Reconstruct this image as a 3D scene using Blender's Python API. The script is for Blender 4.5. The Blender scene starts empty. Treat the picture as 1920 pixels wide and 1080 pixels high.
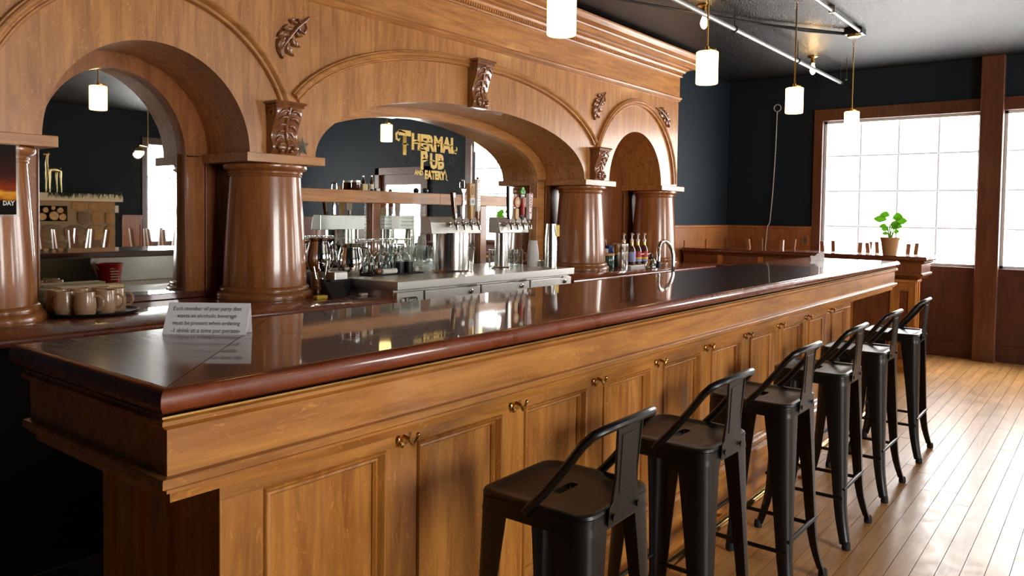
import bpy, bmesh, math, random
from mathutils import Vector, Matrix
random.seed(7)
PI = math.pi
scene = bpy.context.scene
COL = scene.collection

# ------------------------------------------------------------------ camera
F_PX, CY_PX = 1446.72, 457.77
RM = Matrix(((0.618672485644558, -0.021972590172153694, 0.7853416841015832),
             (-0.7855355846354585, -0.0342848258161996, 0.617866001646135),
             (0.013349186410145871, -0.9991705339930116, -0.03847132987443701)))
CAM = Vector((0, 0, 1.46))
cd = bpy.data.cameras.new('camera'); cam = bpy.data.objects.new('camera', cd); COL.objects.link(cam)
m3 = RM @ Matrix(((1, 0, 0), (0, -1, 0), (0, 0, -1)))
cam.matrix_world = Matrix.Translation(CAM) @ m3.to_4x4()
cd.sensor_fit = 'HORIZONTAL'; cd.sensor_width = 36.0
cd.lens = F_PX / 1920 * 36.0
cd.shift_y = -(540 - CY_PX) / 1920
cd.clip_start = 0.02; cd.clip_end = 100
scene.camera = cam
# ------------------------------------------------------------------ exposure, world
scene.view_settings.view_transform = 'Standard'
scene.view_settings.look = 'None'
scene.view_settings.exposure = 0.62
scene.view_settings.gamma = 1.0
scene.view_settings.use_curve_mapping = False
WIN_E, WIN_SIDE_E, PEND_E = 9.0, 15.0, 4.2
wd = bpy.data.worlds.new('world'); scene.world = wd; wd.use_nodes = True
wd.node_tree.nodes['Background'].inputs[0].default_value = (0.85, 0.92, 1.0, 1)
wd.node_tree.nodes['Background'].inputs[1].default_value = 1.0

def hit(x, y, ax, val):                     # pixel of the 1920x1080 photograph -> point on a known plane
    d = RM @ Vector((x - 960, y - CY_PX, F_PX)); t = (val - CAM[ax]) / d[ax]
    return CAM + t * d

# ------------------------------------------------------------------ materials
MATS = {}
def _nt(name):
    m = bpy.data.materials.new(name); m.use_nodes = True; MATS[name] = m
    return m, m.node_tree, m.node_tree.nodes['Principled BSDF']
def plain(name, col, rough=0.5, metal=0.0, coat=0.0, trans=0.0, ior=1.45, emit=None, es=1.0, alpha=1.0, bump=0.0, bscale=40, var=0.0):
    m, t, b = _nt(name)
    b.inputs['Base Color'].default_value = (*col, 1); b.inputs['Roughness'].default_value = rough
    b.inputs['Metallic'].default_value = metal; b.inputs['Coat Weight'].default_value = coat
    b.inputs['Transmission Weight'].default_value = trans; b.inputs['IOR'].default_value = ior
    b.inputs['Alpha'].default_value = alpha
    if emit: b.inputs['Emission Color'].default_value = (*emit, 1); b.inputs['Emission Strength'].default_value = es
    if bump or var:
        tc = t.nodes.new('ShaderNodeTexCoord'); n = t.nodes.new('ShaderNodeTexNoise'); n.inputs['Scale'].default_value = bscale
        n.inputs['Detail'].default_value = 4; t.links.new(tc.outputs['Object'], n.inputs['Vector'])
        if bump:
            bp = t.nodes.new('ShaderNodeBump'); bp.inputs['Strength'].default_value = bump; bp.inputs['Distance'].default_value = 0.02
            t.links.new(n.outputs['Fac'], bp.inputs['Height']); t.links.new(bp.outputs['Normal'], b.inputs['Normal'])
        if var:
            mx = t.nodes.new('ShaderNodeMix'); mx.data_type = 'RGBA'
            mx.inputs['A'].default_value = (*[c * (1 - var) for c in col], 1); mx.inputs['B'].default_value = (*[min(1, c * (1 + var)) for c in col], 1)
            t.links.new(n.outputs['Fac'], mx.inputs['Factor']); t.links.new(mx.outputs['Result'], b.inputs['Base Color'])
    return m
def wood(name, dark, light, axis='Z', rough=0.35, coat=0.3, coat_rough=0.15, fleck=0.5, scale=1.0, bump=0.12, island=0.0, wear=0.0):
    """grain stretched along one object axis, paler ray flecks, fine relief"""
    m, t, b = _nt(name); N = t.nodes.new; L = t.links.new
    tc = N('ShaderNodeTexCoord'); mp = N('ShaderNodeMapping')
    st = {'X': (0.10, 1, 1), 'Y': (1, 0.10, 1), 'Z': (1, 1, 0.10)}[axis]
    mp.inputs['Scale'].default_value = [s * 26 * scale for s in st]
    L(tc.outputs['Object'], mp.inputs['Vector'])
    n1 = N('ShaderNodeTexNoise'); n1.inputs['Scale'].default_value = 1.0; n1.inputs['Detail'].default_value = 6; n1.inputs['Roughness'].default_value = 0.6
    n1.inputs['Distortion'].default_value = 0.6
    L(mp.outputs['Vector'], n1.inputs['Vector'])
    mp2 = N('ShaderNodeMapping'); st2 = {'X': (0.35, 1, 1), 'Y': (1, 0.35, 1), 'Z': (1, 1, 0.35)}[axis]
    mp2.inputs['Scale'].default_value = [s * 60 * scale for s in st2]; mp2.inputs['Rotation'].default_value = (0.25, 0.25, 0.25)
    L(tc.outputs['Object'], mp2.inputs['Vector'])
    n2 = N('ShaderNodeTexNoise'); n2.inputs['Scale'].default_value = 1.0; n2.inputs['Detail'].default_value = 3; n2.inputs['Distortion'].default_value = 1.5
    L(mp2.outputs['Vector'], n2.inputs['Vector'])
    n3 = N('ShaderNodeTexNoise'); n3.inputs['Scale'].default_value = 1.7; n3.inputs['Detail'].default_value = 2
    L(tc.outputs['Object'], n3.inputs['Vector'])
    rp = N('ShaderNodeValToRGB'); rp.color_ramp.elements[0].position = 0.34; rp.color_ramp.elements[1].position = 0.66
    rp.color_ramp.elements[0].color = (*dark, 1); rp.color_ramp.elements[1].color = (*light, 1)
    L(n1.outputs['Fac'], rp.inputs['Fac'])
    fr = N('ShaderNodeMapRange'); fr.inputs['From Min'].default_value = 0.60; fr.inputs['From Max'].default_value = 0.72
    fr.inputs['To Max'].default_value = fleck; L(n2.outputs['Fac'], fr.inputs['Value'])
    mx = N('ShaderNodeMix'); mx.data_type = 'RGBA'; mx.inputs['B'].default_value = (*[min(1, c * 1.35) for c in light], 1)
    L(fr.outputs['Result'], mx.inputs['Factor']); L(rp.outputs['Color'], mx.inputs['A'])
    hv = N('ShaderNodeHueSaturation'); mr = N('ShaderNodeMapRange'); mr.inputs['To Min'].default_value = 0.8; mr.inputs['To Max'].default_value = 1.2
    L(n3.outputs['Fac'], mr.inputs['Value'])
    last = mr.outputs['Result']
    if island:
        oi = N('ShaderNodeObjectInfo'); ge = N('ShaderNodeNewGeometry'); ad = N('ShaderNodeMath'); ad.operation = 'ADD'; fr2 = N('ShaderNodeMath'); fr2.operation = 'FRACT'
        L(oi.outputs['Random'], ad.inputs[0]); L(ge.outputs['Random Per Island'], ad.inputs[1]); L(ad.outputs[0], fr2.inputs[0])
        m2 = N('ShaderNodeMapRange'); m2.inputs['To Min'].default_value = 1 - island; m2.inputs['To Max'].default_value = 1 + island
        L(fr2.outputs[0], m2.inputs['Value']); mu = N('ShaderNodeMath'); mu.operation = 'MULTIPLY'
        L(last, mu.inputs[0]); L(m2.outputs['Result'], mu.inputs[1]); last = mu.outputs[0]
    L(last, hv.inputs['Value']); L(mx.outputs['Result'], hv.inputs['Color']); L(hv.outputs['Color'], b.inputs['Base Color'])
    b.inputs['Roughness'].default_value = rough; b.inputs['Coat Weight'].default_value = coat; b.inputs['Coat Roughness'].default_value = coat_rough
    if wear:
        n4 = N('ShaderNodeTexNoise'); n4.inputs['Scale'].default_value = 7; n4.inputs['Detail'].default_value = 7; n4.inputs['Distortion'].default_value = 1.2
        L(tc.outputs['Object'], n4.inputs['Vector']); wr = N('ShaderNodeMapRange'); wr.inputs['From Min'].default_value = 0.4; wr.inputs['From Max'].default_value = 0.62
        wr.inputs['To Min'].default_value = rough; wr.inputs['To Max'].default_value = rough + wear
        L(n4.outputs['Fac'], wr.inputs['Value']); L(wr.outputs['Result'], b.inputs['Roughness'])
    bp = N('ShaderNodeBump'); bp.inputs['Strength'].default_value = bump; bp.inputs['Distance'].default_value = 0.004
    L(n1.outputs['Fac'], bp.inputs['Height']); L(bp.outputs['Normal'], b.inputs['Normal'])
    return m

OAK_D, OAK_L = (0.31, 0.108, 0.016), (0.57, 0.245, 0.045)
wood('oak_z', OAK_D, OAK_L, 'Z'); wood('oak_x', OAK_D, OAK_L, 'X'); wood('oak_y', OAK_D, OAK_L, 'Y')
wood('barback_z', (0.35, 0.135, 0.034), (0.57, 0.26, 0.075), 'Z', rough=0.36, fleck=0.6)
wood('barback_x', (0.35, 0.135, 0.034), (0.57, 0.26, 0.075), 'X', rough=0.36, fleck=0.5)
wood('column_wood', (0.24, 0.076, 0.018), (0.40, 0.150, 0.040), 'Z', rough=0.28, coat=0.6, coat_rough=0.1, fleck=0.6)
wood('dark_oak', (0.14, 0.040, 0.010), (0.25, 0.08, 0.022), 'Z', rough=0.32, coat=0.4)
wood('carved', (0.19, 0.062, 0.020), (0.30, 0.115, 0.038), 'Z', rough=0.25, coat=0.8, fleck=0.2)
wood('mahogany', (0.085, 0.014, 0.004), (0.15, 0.029, 0.008), 'X', rough=0.4, coat=1.0, coat_rough=0.04, fleck=0.1, bump=0.06)
wood('mahogany_y', (0.09, 0.016, 0.005), (0.16, 0.034, 0.010), 'Y', rough=0.4, coat=1.0, coat_rough=0.10, fleck=0.1, bump=0.35)
wood('mahogany_worn', (0.14, 0.024, 0.006), (0.26, 0.055, 0.014), 'X', rough=0.25, coat=0.9, coat_rough=0.1, fleck=0.3, bump=0.1, wear=0.25)
wood('trim_wood', (0.078, 0.024, 0.009), (0.135, 0.044, 0.018), 'Z', rough=0.4, coat=0.2)
wood('wainscot', (0.24, 0.08, 0.020), (0.38, 0.145, 0.04), 'Z', rough=0.4, coat=0.2)
wood('wainscot_x', (0.24, 0.08, 0.020), (0.38, 0.145, 0.04), 'X', rough=0.4, coat=0.2)
wood('wainscot_dark', (0.055, 0.013, 0.006), (0.095, 0.024, 0.011), 'Z', rough=0.5, coat=0.1)
wood('maple', (0.50, 0.245, 0.075), (0.72, 0.40, 0.14), 'X', rough=0.30, coat=0.22, coat_rough=0.28, fleck=0.1, scale=0.8, bump=0.08, island=0.11, wear=0.10)
wood('chair_wood', (0.20, 0.085, 0.035), (0.33, 0.16, 0.075), 'Z', rough=0.4)
wood('firewood', (0.50, 0.30, 0.13), (0.72, 0.50, 0.26), 'Y', rough=0.8, coat=0)
plain('navy', (0.010, 0.018, 0.026), 0.62, bump=0.15, bscale=30, var=0.12); MATS['navy'].node_tree.nodes['Principled BSDF'].inputs['Specular IOR Level'].default_value = 0.25
plain('ceiling_black', (0.022, 0.021, 0.020), 0.27, bump=0.6, bscale=90)
plain('black_metal', (0.008, 0.0075, 0.007), 0.34, metal=0.1)
plain('black_rubber', (0.01, 0.01, 0.01), 0.7)
plain('black_plastic', (0.012, 0.012, 0.013), 0.35)
plain('dark_base', (0.008, 0.006, 0.005), 0.8)
plain('steel', (0.74, 0.73, 0.69), 0.36, metal=1.0, var=0.06, bscale=8)
plain('steel_polished', (0.72, 0.70, 0.67), 0.08, metal=1.0)
plain('brushed', (0.66, 0.64, 0.60), 0.20, metal=1.0)
plain('brass', (0.70, 0.47, 0.16), 0.20, metal=1.0)
plain('brass_dull', (0.42, 0.27, 0.10), 0.32, metal=1.0)
plain('gold_statue', (0.72, 0.58, 0.30), 0.25, metal=1.0)
plain('pipe_metal', (0.36, 0.36, 0.35), 0.45, metal=0.6)
plain('mirror_glass', (0.80, 0.83, 0.82), 0.012, metal=1.0)
plain('glass', (0.93, 0.97, 0.95), 0.02, trans=1.0, ior=1.45)
plain('white', (0.80, 0.78, 0.74), 0.5)
plain('paper', (0.92, 0.88, 0.86), 0.7)
plain('ink', (0.09, 0.085, 0.08), 0.8)
plain('gold_paint', (0.86, 0.58, 0.13), 0.4, emit=None)
plain('chalk', (0.055, 0.055, 0.05), 0.8)
plain('mug', (0.46, 0.29, 0.16), 0.28, coat=0.4)
plain('red', (0.45, 0.012, 0.016), 0.35)
plain('yellow', (0.78, 0.55, 0.06), 0.6)
plain('blue', (0.03, 0.06, 0.28), 0.4)
plain('pale_blue', (0.30, 0.36, 0.62), 0.5)
plain('green', (0.12, 0.48, 0.06), 0.4)
plain('dark_green', (0.008, 0.05, 0.035), 0.25, coat=0.5)
plain('orange', (0.62, 0.26, 0.09), 0.5)
plain('pink', (0.62, 0.22, 0.22), 0.5)
plain('tan', (0.62, 0.46, 0.24), 0.6)
plain('light_wood', (0.58, 0.34, 0.11), 0.4)
plain('syrup', (0.06, 0.018, 0.008), 0.1, coat=0.5)
plain('cream', (0.74, 0.68, 0.50), 0.5)
plain('terracotta', (0.45, 0.24, 0.10), 0.7)
plain('garland_green', (0.035, 0.07, 0.025), 0.6)
plain('star_metal', (0.30, 0.28, 0.21), 0.5, metal=0.5)
plain('bark', (0.10, 0.065, 0.04), 0.9, bump=0.6, bscale=30)
plain('mortar', (0.33, 0.26, 0.17), 0.9)
plain('stone', (0.22, 0.16, 0.10), 0.8, bump=0.5, bscale=18, var=0.5)
plain('stone_gold', (0.40, 0.25, 0.11), 0.8, bump=0.5, bscale=14, var=0.4)
plain('cord_white', (0.55, 0.53, 0.50), 0.5)
plain('daylight_film', (0.9, 0.9, 0.9), 0.6, emit=(1.0, 0.985, 0.965), es=WIN_E)
plain('daylight_side', (0.9, 0.9, 0.9), 0.6, emit=(1.0, 0.975, 0.94), es=WIN_SIDE_E)
plain('muntin_glow', (0.5, 0.5, 0.5), 0.6, emit=(0.9, 0.92, 0.95), es=0.30)  # dim glow put into the muntins, imitating backlight through a shade
plain('opal', (1, 0.95, 0.85), 0.4, emit=(1.0, 0.64, 0.20), es=PEND_E)
plain('bulb', (1, 0.9, 0.7), 0.3, emit=(1.0, 0.60, 0.20), es=40)
plain('globe_lit', (1, 0.95, 0.85), 0.3, emit=(1.0, 0.75, 0.42), es=4)
def film(name, tint, fac):                    # thin see-through plastic: mostly passes light, a little sheen
    m, t, b = _nt(name); b.inputs['Base Color'].default_value = (0.85, 0.88, 0.84, 1); b.inputs['Roughness'].default_value = 0.12
    tr = t.nodes.new('ShaderNodeBsdfTransparent'); tr.inputs[0].default_value = (*tint, 1); mx = t.nodes.new('ShaderNodeMixShader'); mx.inputs[0].default_value = fac
    t.links.new(tr.outputs[0], mx.inputs[1]); t.links.new(b.outputs[0], mx.inputs[2]); t.links.new(mx.outputs[0], t.nodes['Material Output'].inputs['Surface'])
def leafy(name, col):                         # thin leaf: lets window light through
    m, t, b = _nt(name); b.inputs['Base Color'].default_value = (*col, 1); b.inputs['Roughness'].default_value = 0.45
    tl = t.nodes.new('ShaderNodeBsdfTranslucent'); tl.inputs[0].default_value = (col[0] * 1.6, col[1] * 1.5, col[2] * 1.2, 1); mx = t.nodes.new('ShaderNodeMixShader'); mx.inputs[0].default_value = 0.5
    t.links.new(b.outputs[0], mx.inputs[1]); t.links.new(tl.outputs[0], mx.inputs[2]); t.links.new(mx.outputs[0], t.nodes['Material Output'].inputs['Surface'])
leafy('leaf', (0.20, 0.42, 0.06))
film('clear_plastic', (0.97, 0.99, 0.97), 0.16)
# sunset print for the poster
def sunset():
    m, t, b = _nt('sunset'); N = t.nodes.new; L = t.links.new
    tc = N('ShaderNodeTexCoord'); sp = N('ShaderNodeSeparateXYZ'); L(tc.outputs['Generated'], sp.inputs[0])
    n = N('ShaderNodeTexNoise'); n.inputs['Scale'].default_value = 6; mp = N('ShaderNodeMapping'); mp.inputs['Scale'].default_value = (1, 1, 4)
    L(tc.outputs['Generated'], mp.inputs[0]); L(mp.outputs[0], n.inputs['Vector'])
    a = N('ShaderNodeMath'); a.operation = 'MULTIPLY_ADD'; a.inputs[1].default_value = 0.16; L(n.outputs['Fac'], a.inputs[0]); L(sp.outputs['Z'], a.inputs[2])
    r = N('ShaderNodeValToRGB'); e = r.color_ramp.elements
    e[0].position = 0; e[0].color = (0.004, 0.004, 0.005, 1); e[1].position = 1; e[1].color = (0.02, 0.012, 0.01, 1)
    for p, c in ((0.27, (0.012, 0.006, 0.004, 1)), (0.33, (0.75, 0.26, 0.02, 1)), (0.39, (0.95, 0.45, 0.05, 1)), (0.44, (0.35, 0.05, 0.01, 1)), (0.62, (0.06, 0.018, 0.012, 1))):
        q = e.new(p); q.color = c
    L(a.outputs[0], r.inputs['Fac']); L(r.outputs['Color'], b.inputs['Base Color']); b.inputs['Roughness'].default_value = 0.7; b.inputs['Specular IOR Level'].default_value = 0.1
sunset()

# ------------------------------------------------------------------ mesh helpers
class MB:
    def __init__(s): s.v = []; s.f = []
    def add(s, vs, fs):
        o = len(s.v); s.v += [tuple(p) for p in vs]; s.f += [tuple(i + o for i in f) for f in fs]; return s
    def box(s, x0, x1, y0, y1, z0, z1):
        return s.add([(x0, y0, z0), (x1, y0, z0), (x1, y1, z0), (x0, y1, z0), (x0, y0, z1), (x1, y0, z1), (x1, y1, z1), (x0, y1, z1)],
                     [(3, 2, 1, 0), (4, 5, 6, 7), (0, 1, 5, 4), (1, 2, 6, 5), (2, 3, 7, 6), (3, 0, 4, 7)])
    def loft(s, rings, closed=True, caps=True):
        n = len(rings[0]); vs = [p for r in rings for p in r]; fs = []
        for i in range(len(rings) - 1):
            for j in range(n if closed else n - 1):
                k = (j + 1) % n; fs.append((i * n + j, i * n + k, (i + 1) * n + k, (i + 1) * n + j))
        if caps: fs.append(tuple(range(n))[::-1]); fs.append(tuple((len(rings) - 1) * n + j for j in range(n)))
        return s.add(vs, fs)
    def lathe(s, prof, c=(0, 0, 0), seg=24, axis='Z', caps=True, sx=1.0, sy=1.0):
        rings = []
        for r, z in prof:
            ring = []
            for j in range(seg):
                a = 2 * PI * j / seg; u, v = r * math.cos(a) * sx, r * math.sin(a) * sy
                p = {'Z': (u, v, z), 'Y': (u, z, -v), 'X': (z, u, v)}[axis]
                ring.append((p[0] + c[0], p[1] + c[1], p[2] + c[2]))
            rings.append(ring)
        return s.loft(rings, True, caps)
    def tube(s, path, r, seg=10, closed=False, caps=True):
        P = [Vector(p) for p in path]; n = len(P); rings = []; ref = None
        for i in range(n):
            if closed: d = P[(i + 1) % n] - P[i - 1]
            else: d = P[min(i + 1, n - 1)] - P[max(i - 1, 0)]
            d.normalize()
            if ref is None:
                ref = Vector((0, 0, 1)) if abs(d.z) < 0.9 else Vector((1, 0, 0))
            u = ref - d * ref.dot(d)
            if u.length < 1e-6: u = d.orthogonal()
            u.normalize(); w = d.cross(u); ref = u
            rr = r[i] if isinstance(r, (list, tuple)) else r
            rings.append([P[i] + (u * math.cos(2 * PI * j / seg) + w * math.sin(2 * PI * j / seg)) * rr for j in range(seg)])
        if closed: rings.append(rings[0]); return s.loft(rings, True, False)
        return s.loft(rings, True, caps)
    def prism(s, poly, axis, a, b):             # 2D outline pushed along an axis
        def pt(u, v, w): return {'X': (w, u, v), 'Y': (u, w, v), 'Z': (u, v, w)}[axis]
        return s.loft([[pt(u, v, a) for u, v in poly], [pt(u, v, b) for u, v in poly]])
    def sphere(s, c, r, seg=16, n=10, sc=(1, 1, 1)):
        prof = [(max(1e-4, r * math.sin(PI * i / n)), -r * math.cos(PI * i / n)) for i in range(n + 1)]
        rings = [[(c[0] + q * math.cos(2 * PI * j / seg) * sc[0], c[1] + q * math.sin(2 * PI * j / seg) * sc[1], c[2] + z * sc[2]) for j in range(seg)] for q, z in prof]
        return s.loft(rings)
    def sweep_xy(s, path, prof, caps=True):     # closed profile (outward, z) along a mitred plan path; outward = right of travel
        P = [Vector((p[0], p[1])) for p in path]; n = len(P); rings = []
        for i in range(n):
            ns = []
            if i > 0: d = (P[i] - P[i - 1]).normalized(); ns.append(Vector((d.y, -d.x)))
            if i < n - 1: d = (P[i + 1] - P[i]).normalized(); ns.append(Vector((d.y, -d.x)))
            m = ns[0] if len(ns) == 1 else (ns[0] + ns[1]) / (1 + ns[0].dot(ns[1]))
            rings.append([(P[i].x + m.x * o, P[i].y + m.y * o, z) for o, z in prof])
        return s.loft(rings, True, caps)
    def curve_xz(s, pts, prof, y):              # profile (radial outward, projection towards -Y) along a curve standing in the XZ plane
        P = [Vector((p[0], p[1])) for p in pts]; n = len(P); rings = []
        for i in range(n):
            d = (P[min(i + 1, n - 1)] - P[max(i - 1, 0)]).normalized(); nn = Vector((-d.y, d.x))
            rings.append([(P[i].x + nn.x * o, y - pr, P[i].y + nn.y * o) for o, pr in prof])
        return s.loft(rings)
    def build(s, name, mat, parent=None, smooth=False, bevel=0.0, angle=35):
        off = Vector((0, 0, 0))
        if parent is not None:
            p = parent
            while p is not None: off -= p.location; p = p.parent
        me = bpy.data.meshes.new(name); me.from_pydata([(Vector(p) + off) for p in s.v], [], s.f)
        bm = bmesh.new(); bm.from_mesh(me); bmesh.ops.recalc_face_normals(bm, faces=bm.faces); bm.to_mesh(me); bm.free()
        if smooth: me.shade_smooth(); me.set_sharp_from_angle(angle=math.radians(angle))
        me.materials.append(MATS[mat])
        o = bpy.data.objects.new(name, me); COL.objects.link(o)
        if parent is not None: o.parent = parent
        if bevel:
            md = o.modifiers.new('bevel', 'BEVEL'); md.width = bevel; md.segments = 2; md.limit_method = 'ANGLE'
        return o
def box(name, mat, parent, x0, x1, y0, y1, z0, z1, bevel=0.0):
    return MB().box(x0, x1, y0, y1, z0, z1).build(name, mat, parent, bevel=bevel)
def tag(o, label, cat, group=None):
    o['label'] = label; o['category'] = cat
    if group: o['group'] = group
    return o
def struct(o): o['kind'] = 'structure'; return o
def thing(name, label, cat, loc=(0, 0, 0), group=None):
    o = bpy.data.objects.new(name, None); COL.objects.link(o); o.location = loc; o.empty_display_size = 0.1
    return tag(o, label, cat, group)
def dup(root, loc, rz=0.0, label=None, rot=None):
    def cp(o, par):
        c = o.copy(); COL.objects.link(c); c.parent = par
        for ch in o.children: cp(ch, c)
        return c
    r = cp(root, None); r.location = loc; r.rotation_euler = rot if rot else (0, 0, rz)
    if label: r['label'] = label
    return r
def text(body, size, mat, parent, origin, xdir=(1, 0, 0), ydir=(0, 0, 1), align='LEFT', bold=0.0, sx=1.0, shear=0.0, name='lettering', spacing=1.0):
    c = bpy.data.curves.new(name, 'FONT'); c.body = body; c.size = size; c.align_x = align; c.offset = bold; c.shear = shear; c.space_character = spacing
    c.resolution_u = 2
    t = bpy.data.objects.new(name, c); COL.objects.link(t); me = bpy.data.meshes.new_from_object(t)
    bpy.data.objects.remove(t)
    X = Vector(xdir).normalized(); Y = Vector(ydir).normalized(); O = Vector(origin)
    off = Vector((0, 0, 0)); p = parent
    while p is not None: off -= p.location; p = p.parent
    for v in me.vertices: v.co = O + X * v.co.x * sx + Y * v.co.y + off
    me.materials.clear(); me.materials.append(MATS[mat])
    o = bpy.data.objects.new(name, me); COL.objects.link(o); o.parent = parent
    return o
def rot2(x, y, a): return x * math.cos(a) - y * math.sin(a), x * math.sin(a) + y * math.cos(a)

# ================================================================== STRUCTURE
XR, YB, YAL, YO, XL, ZC = 9.38, 3.92, 4.20, -5.2, -3.0, 3.15     # far window wall, back wall, alcove, fireplace wall, left wall, ceiling
floor = box('floor', 'dark_base', None, XL - .1, XR + .1, YO - .1, YAL + .1, -0.12, -0.020); struct(floor)
# planks: rows along the bar, each plank a part; far-off rows joined
PW = 0.081; rest = MB(); planks = []
row = 0; y = YO
rp = random.Random(3)
while y < YAL:
    x = XL - rp.uniform(0, 2.0)
    while x < XR:
        ln = rp.uniform(1.3, 3.0); x0, x1 = max(x, XL), min(x + ln, XR)
        if x1 - x0 > 0.05: planks.append((x0, x1, y, min(y + PW, YAL)))
        x += ln
    y += PW
def seen(p): return p[3] > -0.35 and p[2] < 1.50 and p[1] > 1.3
vis = [p for p in planks if seen(p)]
vis.sort(key=lambda p: p[0] ** 2 + p[2] ** 2)
vs_set = set(vis[:290])
for p in planks:
    g = 0.0012; dz = rp.uniform(-0.0012, 0.0)
    if p in vs_set:
        MB().box(p[0] + g, p[1] - g, p[2] + g, p[3] - g, -0.020, dz).build('plank', 'maple', floor)
    else: rest.box(p[0] + g, p[1] - g, p[2] + g, p[3] - g, -0.020, dz)
ro = rest.build('plank_field', 'maple', floor); ro['kind'] = 'stuff'
ceiling = struct(box('ceiling', 'ceiling_black', None, XL - .1, XR + .1, YO - .1, YAL + .1, ZC, ZC + .12))
# back wall with the alcove that takes the back bar
wb = MB(); wb.box(XL, 0.86, YB, YB + .4, 0, ZC); wb.box(0.86, 7.57, YAL, YAL + .12, 0, ZC); wb.box(7.57, XR, YB, YB + .4, 0, ZC)
wall_back = struct(wb.build('wall_back', 'navy'))
wall_left = struct(box('wall_left', 'navy', None, XL - .12, XL, YO, YAL, 0, ZC))
# far wall: window_1, post, window_2, door
W1 = (1.17, 2.76, 0.965, 2.595); W2 = (0.02, 0.965, 0.965, 2.595); DR = (-2.25, -0.95, 0.0, 2.25)
wr = MB()
def xwall(mb, x0, x1, spans, y0, y1, z1):          # wall along Y with openings
    ys = y0
    for (a, b, c, d) in sorted(spans):
        mb.box(x0, x1, ys, a, 0, z1)
        if c > 0: mb.box(x0, x1, a, b, 0, c)
        if d < z1: mb.box(x0, x1, a, b, d, z1)
        ys = b
    mb.box(x0, x1, ys, y1, 0, z1)
xwall(wr, XR, XR + .14, [W1, W2, DR], YO, YB, ZC)
wall_right = struct(wr.build('wall_right', 'navy'))
WS = [(6.70, 8.05, 0.9, 2.6), (1.0, 3.5, 0.9, 2.6)]  # second opening is an unseen addition that lights the bar
wo = MB(); xs = XL
for (a, b, c, d) in sorted(WS):
    wo.box(xs, a, YO - .14, YO, 0, ZC); wo.box(a, b, YO - .14, YO, 0, c); wo.box(a, b, YO - .14, YO, d, ZC); xs = b
wo.box(xs, XR, YO - .14, YO, 0, ZC)
wall_opp = struct(wo.build('wall_opposite', 'navy'))

def window_x(name, a, b, c, d, cols, rows, film='daylight_film', outer=(True, True)):
    w = struct(thing(name, 'bright window', 'window', (XR, a, c))); del w['label']; del w['category']
    for i in range(cols):
        for j in range(rows):
            y0, y1 = a + (b - a) * i / cols, a + (b - a) * (i + 1) / cols; z0, z1 = c + (d - c) * j / rows, c + (d - c) * (j + 1) / rows
            box('pane', film, w, XR + .070, XR + .076, y0 + .004, y1 - .004, z0 + .004, z1 - .004)
    for i in range(1, cols): yy = a + (b - a) * i / cols; box('muntin', 'muntin_glow', w, XR + .062, XR + .078, yy - .010, yy + .010, c, d)
    for j in range(1, rows): zz = c + (d - c) * j / rows; box('muntin', 'muntin_glow', w, XR + .062, XR + .078, a, b, zz - .010, zz + .010)
    t = .028
    for (y0, y1, z0, z1) in ((a, a + t, c, d), (b - t, b, c, d), (a, b, c, c + t), (a, b, d - t, d)): box('sash', 'white', w, XR + .045, XR + .085, y0, y1, z0, z1)
    return w
def window_y(name, a, b, c, d, cols, rows):
    w = struct(thing(name, 'x', 'x', (a, YO, c))); del w['label']; del w['category']
    for i in range(cols):
        for j in range(rows):
            x0, x1 = a + (b - a) * i / cols, a + (b - a) * (i + 1) / cols; z0, z1 = c + (d - c) * j / rows, c + (d - c) * (j + 1) / rows
            box('pane', 'daylight_side', w, x0 + .004, x1 - .004, YO - .076, YO - .07, z0 + .004, z1 - .004)
    for i in range(1, cols): xx = a + (b - a) * i / cols; box('muntin', 'white', w, xx - .01, xx + .01, YO - .08, YO - .06, c, d)
    for j in range(1, rows): zz = c + (d - c) * j / rows; box('muntin', 'white', w, a, b, YO - .08, YO - .06, zz - .01, zz + .01)
    for (x0, x1, z0, z1) in ((a - .1, a, c - .1, d + .12), (b, b + .1, c - .1, d + .12), (a, b, d, d + .12), (a, b, c - .1, c)): box('casing', 'trim_wood', w, x0, x1, YO, YO + .03, z0, z1)
    return w
w1 = window_x('window_1', *W1, 4, 4)
w2 = window_x('window_2', *W2, 2, 4)
window_y('window_3', *WS[0], 3, 3); window_y('added_window', *WS[1], 3, 3)  # the second one is added out of view to light the bar front
t1 = struct(thing('trim_1', 'x', 'x', (XR, 0.0, 0))); del t1['label']; del t1['category']
box('head_casing', 'trim_wood', t1, XR - .035, XR, 1.17, 2.86, 2.595, 2.73, .004)
box('head_casing', 'trim_wood', t1, XR - .035, XR, -0.10, 0.965, 2.595, 2.73, .004)
box('side_casing', 'trim_wood', t1, XR - .035, XR, 2.76, 2.86, 0.90, 2.595, .004)
box('side_casing', 'trim_wood', t1, XR - .035, XR, -.10, 0.02, 0.90, 2.595, .004)
box('sill', 'wainscot_dark', t1, XR - .03, XR, 1.17, 2.86, 0.905, 0.965, .004)
box('sill', 'wainscot_dark', t1, XR - .03, XR, -.10, 0.965, 0.905, 0.965, .004)
post = struct(box('trim_2', 'trim_wood', None, XR - .12, XR + .04, 0.965, 1.17, 0, ZC, .006))
d1 = struct(thing('door_1', 'x', 'x', (XR, DR[0], 0))); del d1['label']; del d1['category']
a, b, c, d = DR
box('door_frame', 'trim_wood', d1, XR - .04, XR + .1, a, a + .10, 0, d); box('door_frame', 'trim_wood', d1, XR - .04, XR + .1, b - .10, b, 0, d)
box('door_frame', 'trim_wood', d1, XR - .04, XR + .1, a, b, d - .12, d)
box('door_rail', 'trim_wood', d1, XR + .02, XR + .07, a + .1, b - .1, 0, 1.0); box('door_rail', 'trim_wood', d1, XR + .02, XR + .07, a + .1, b - .1, 1.95, d - .12)
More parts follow.
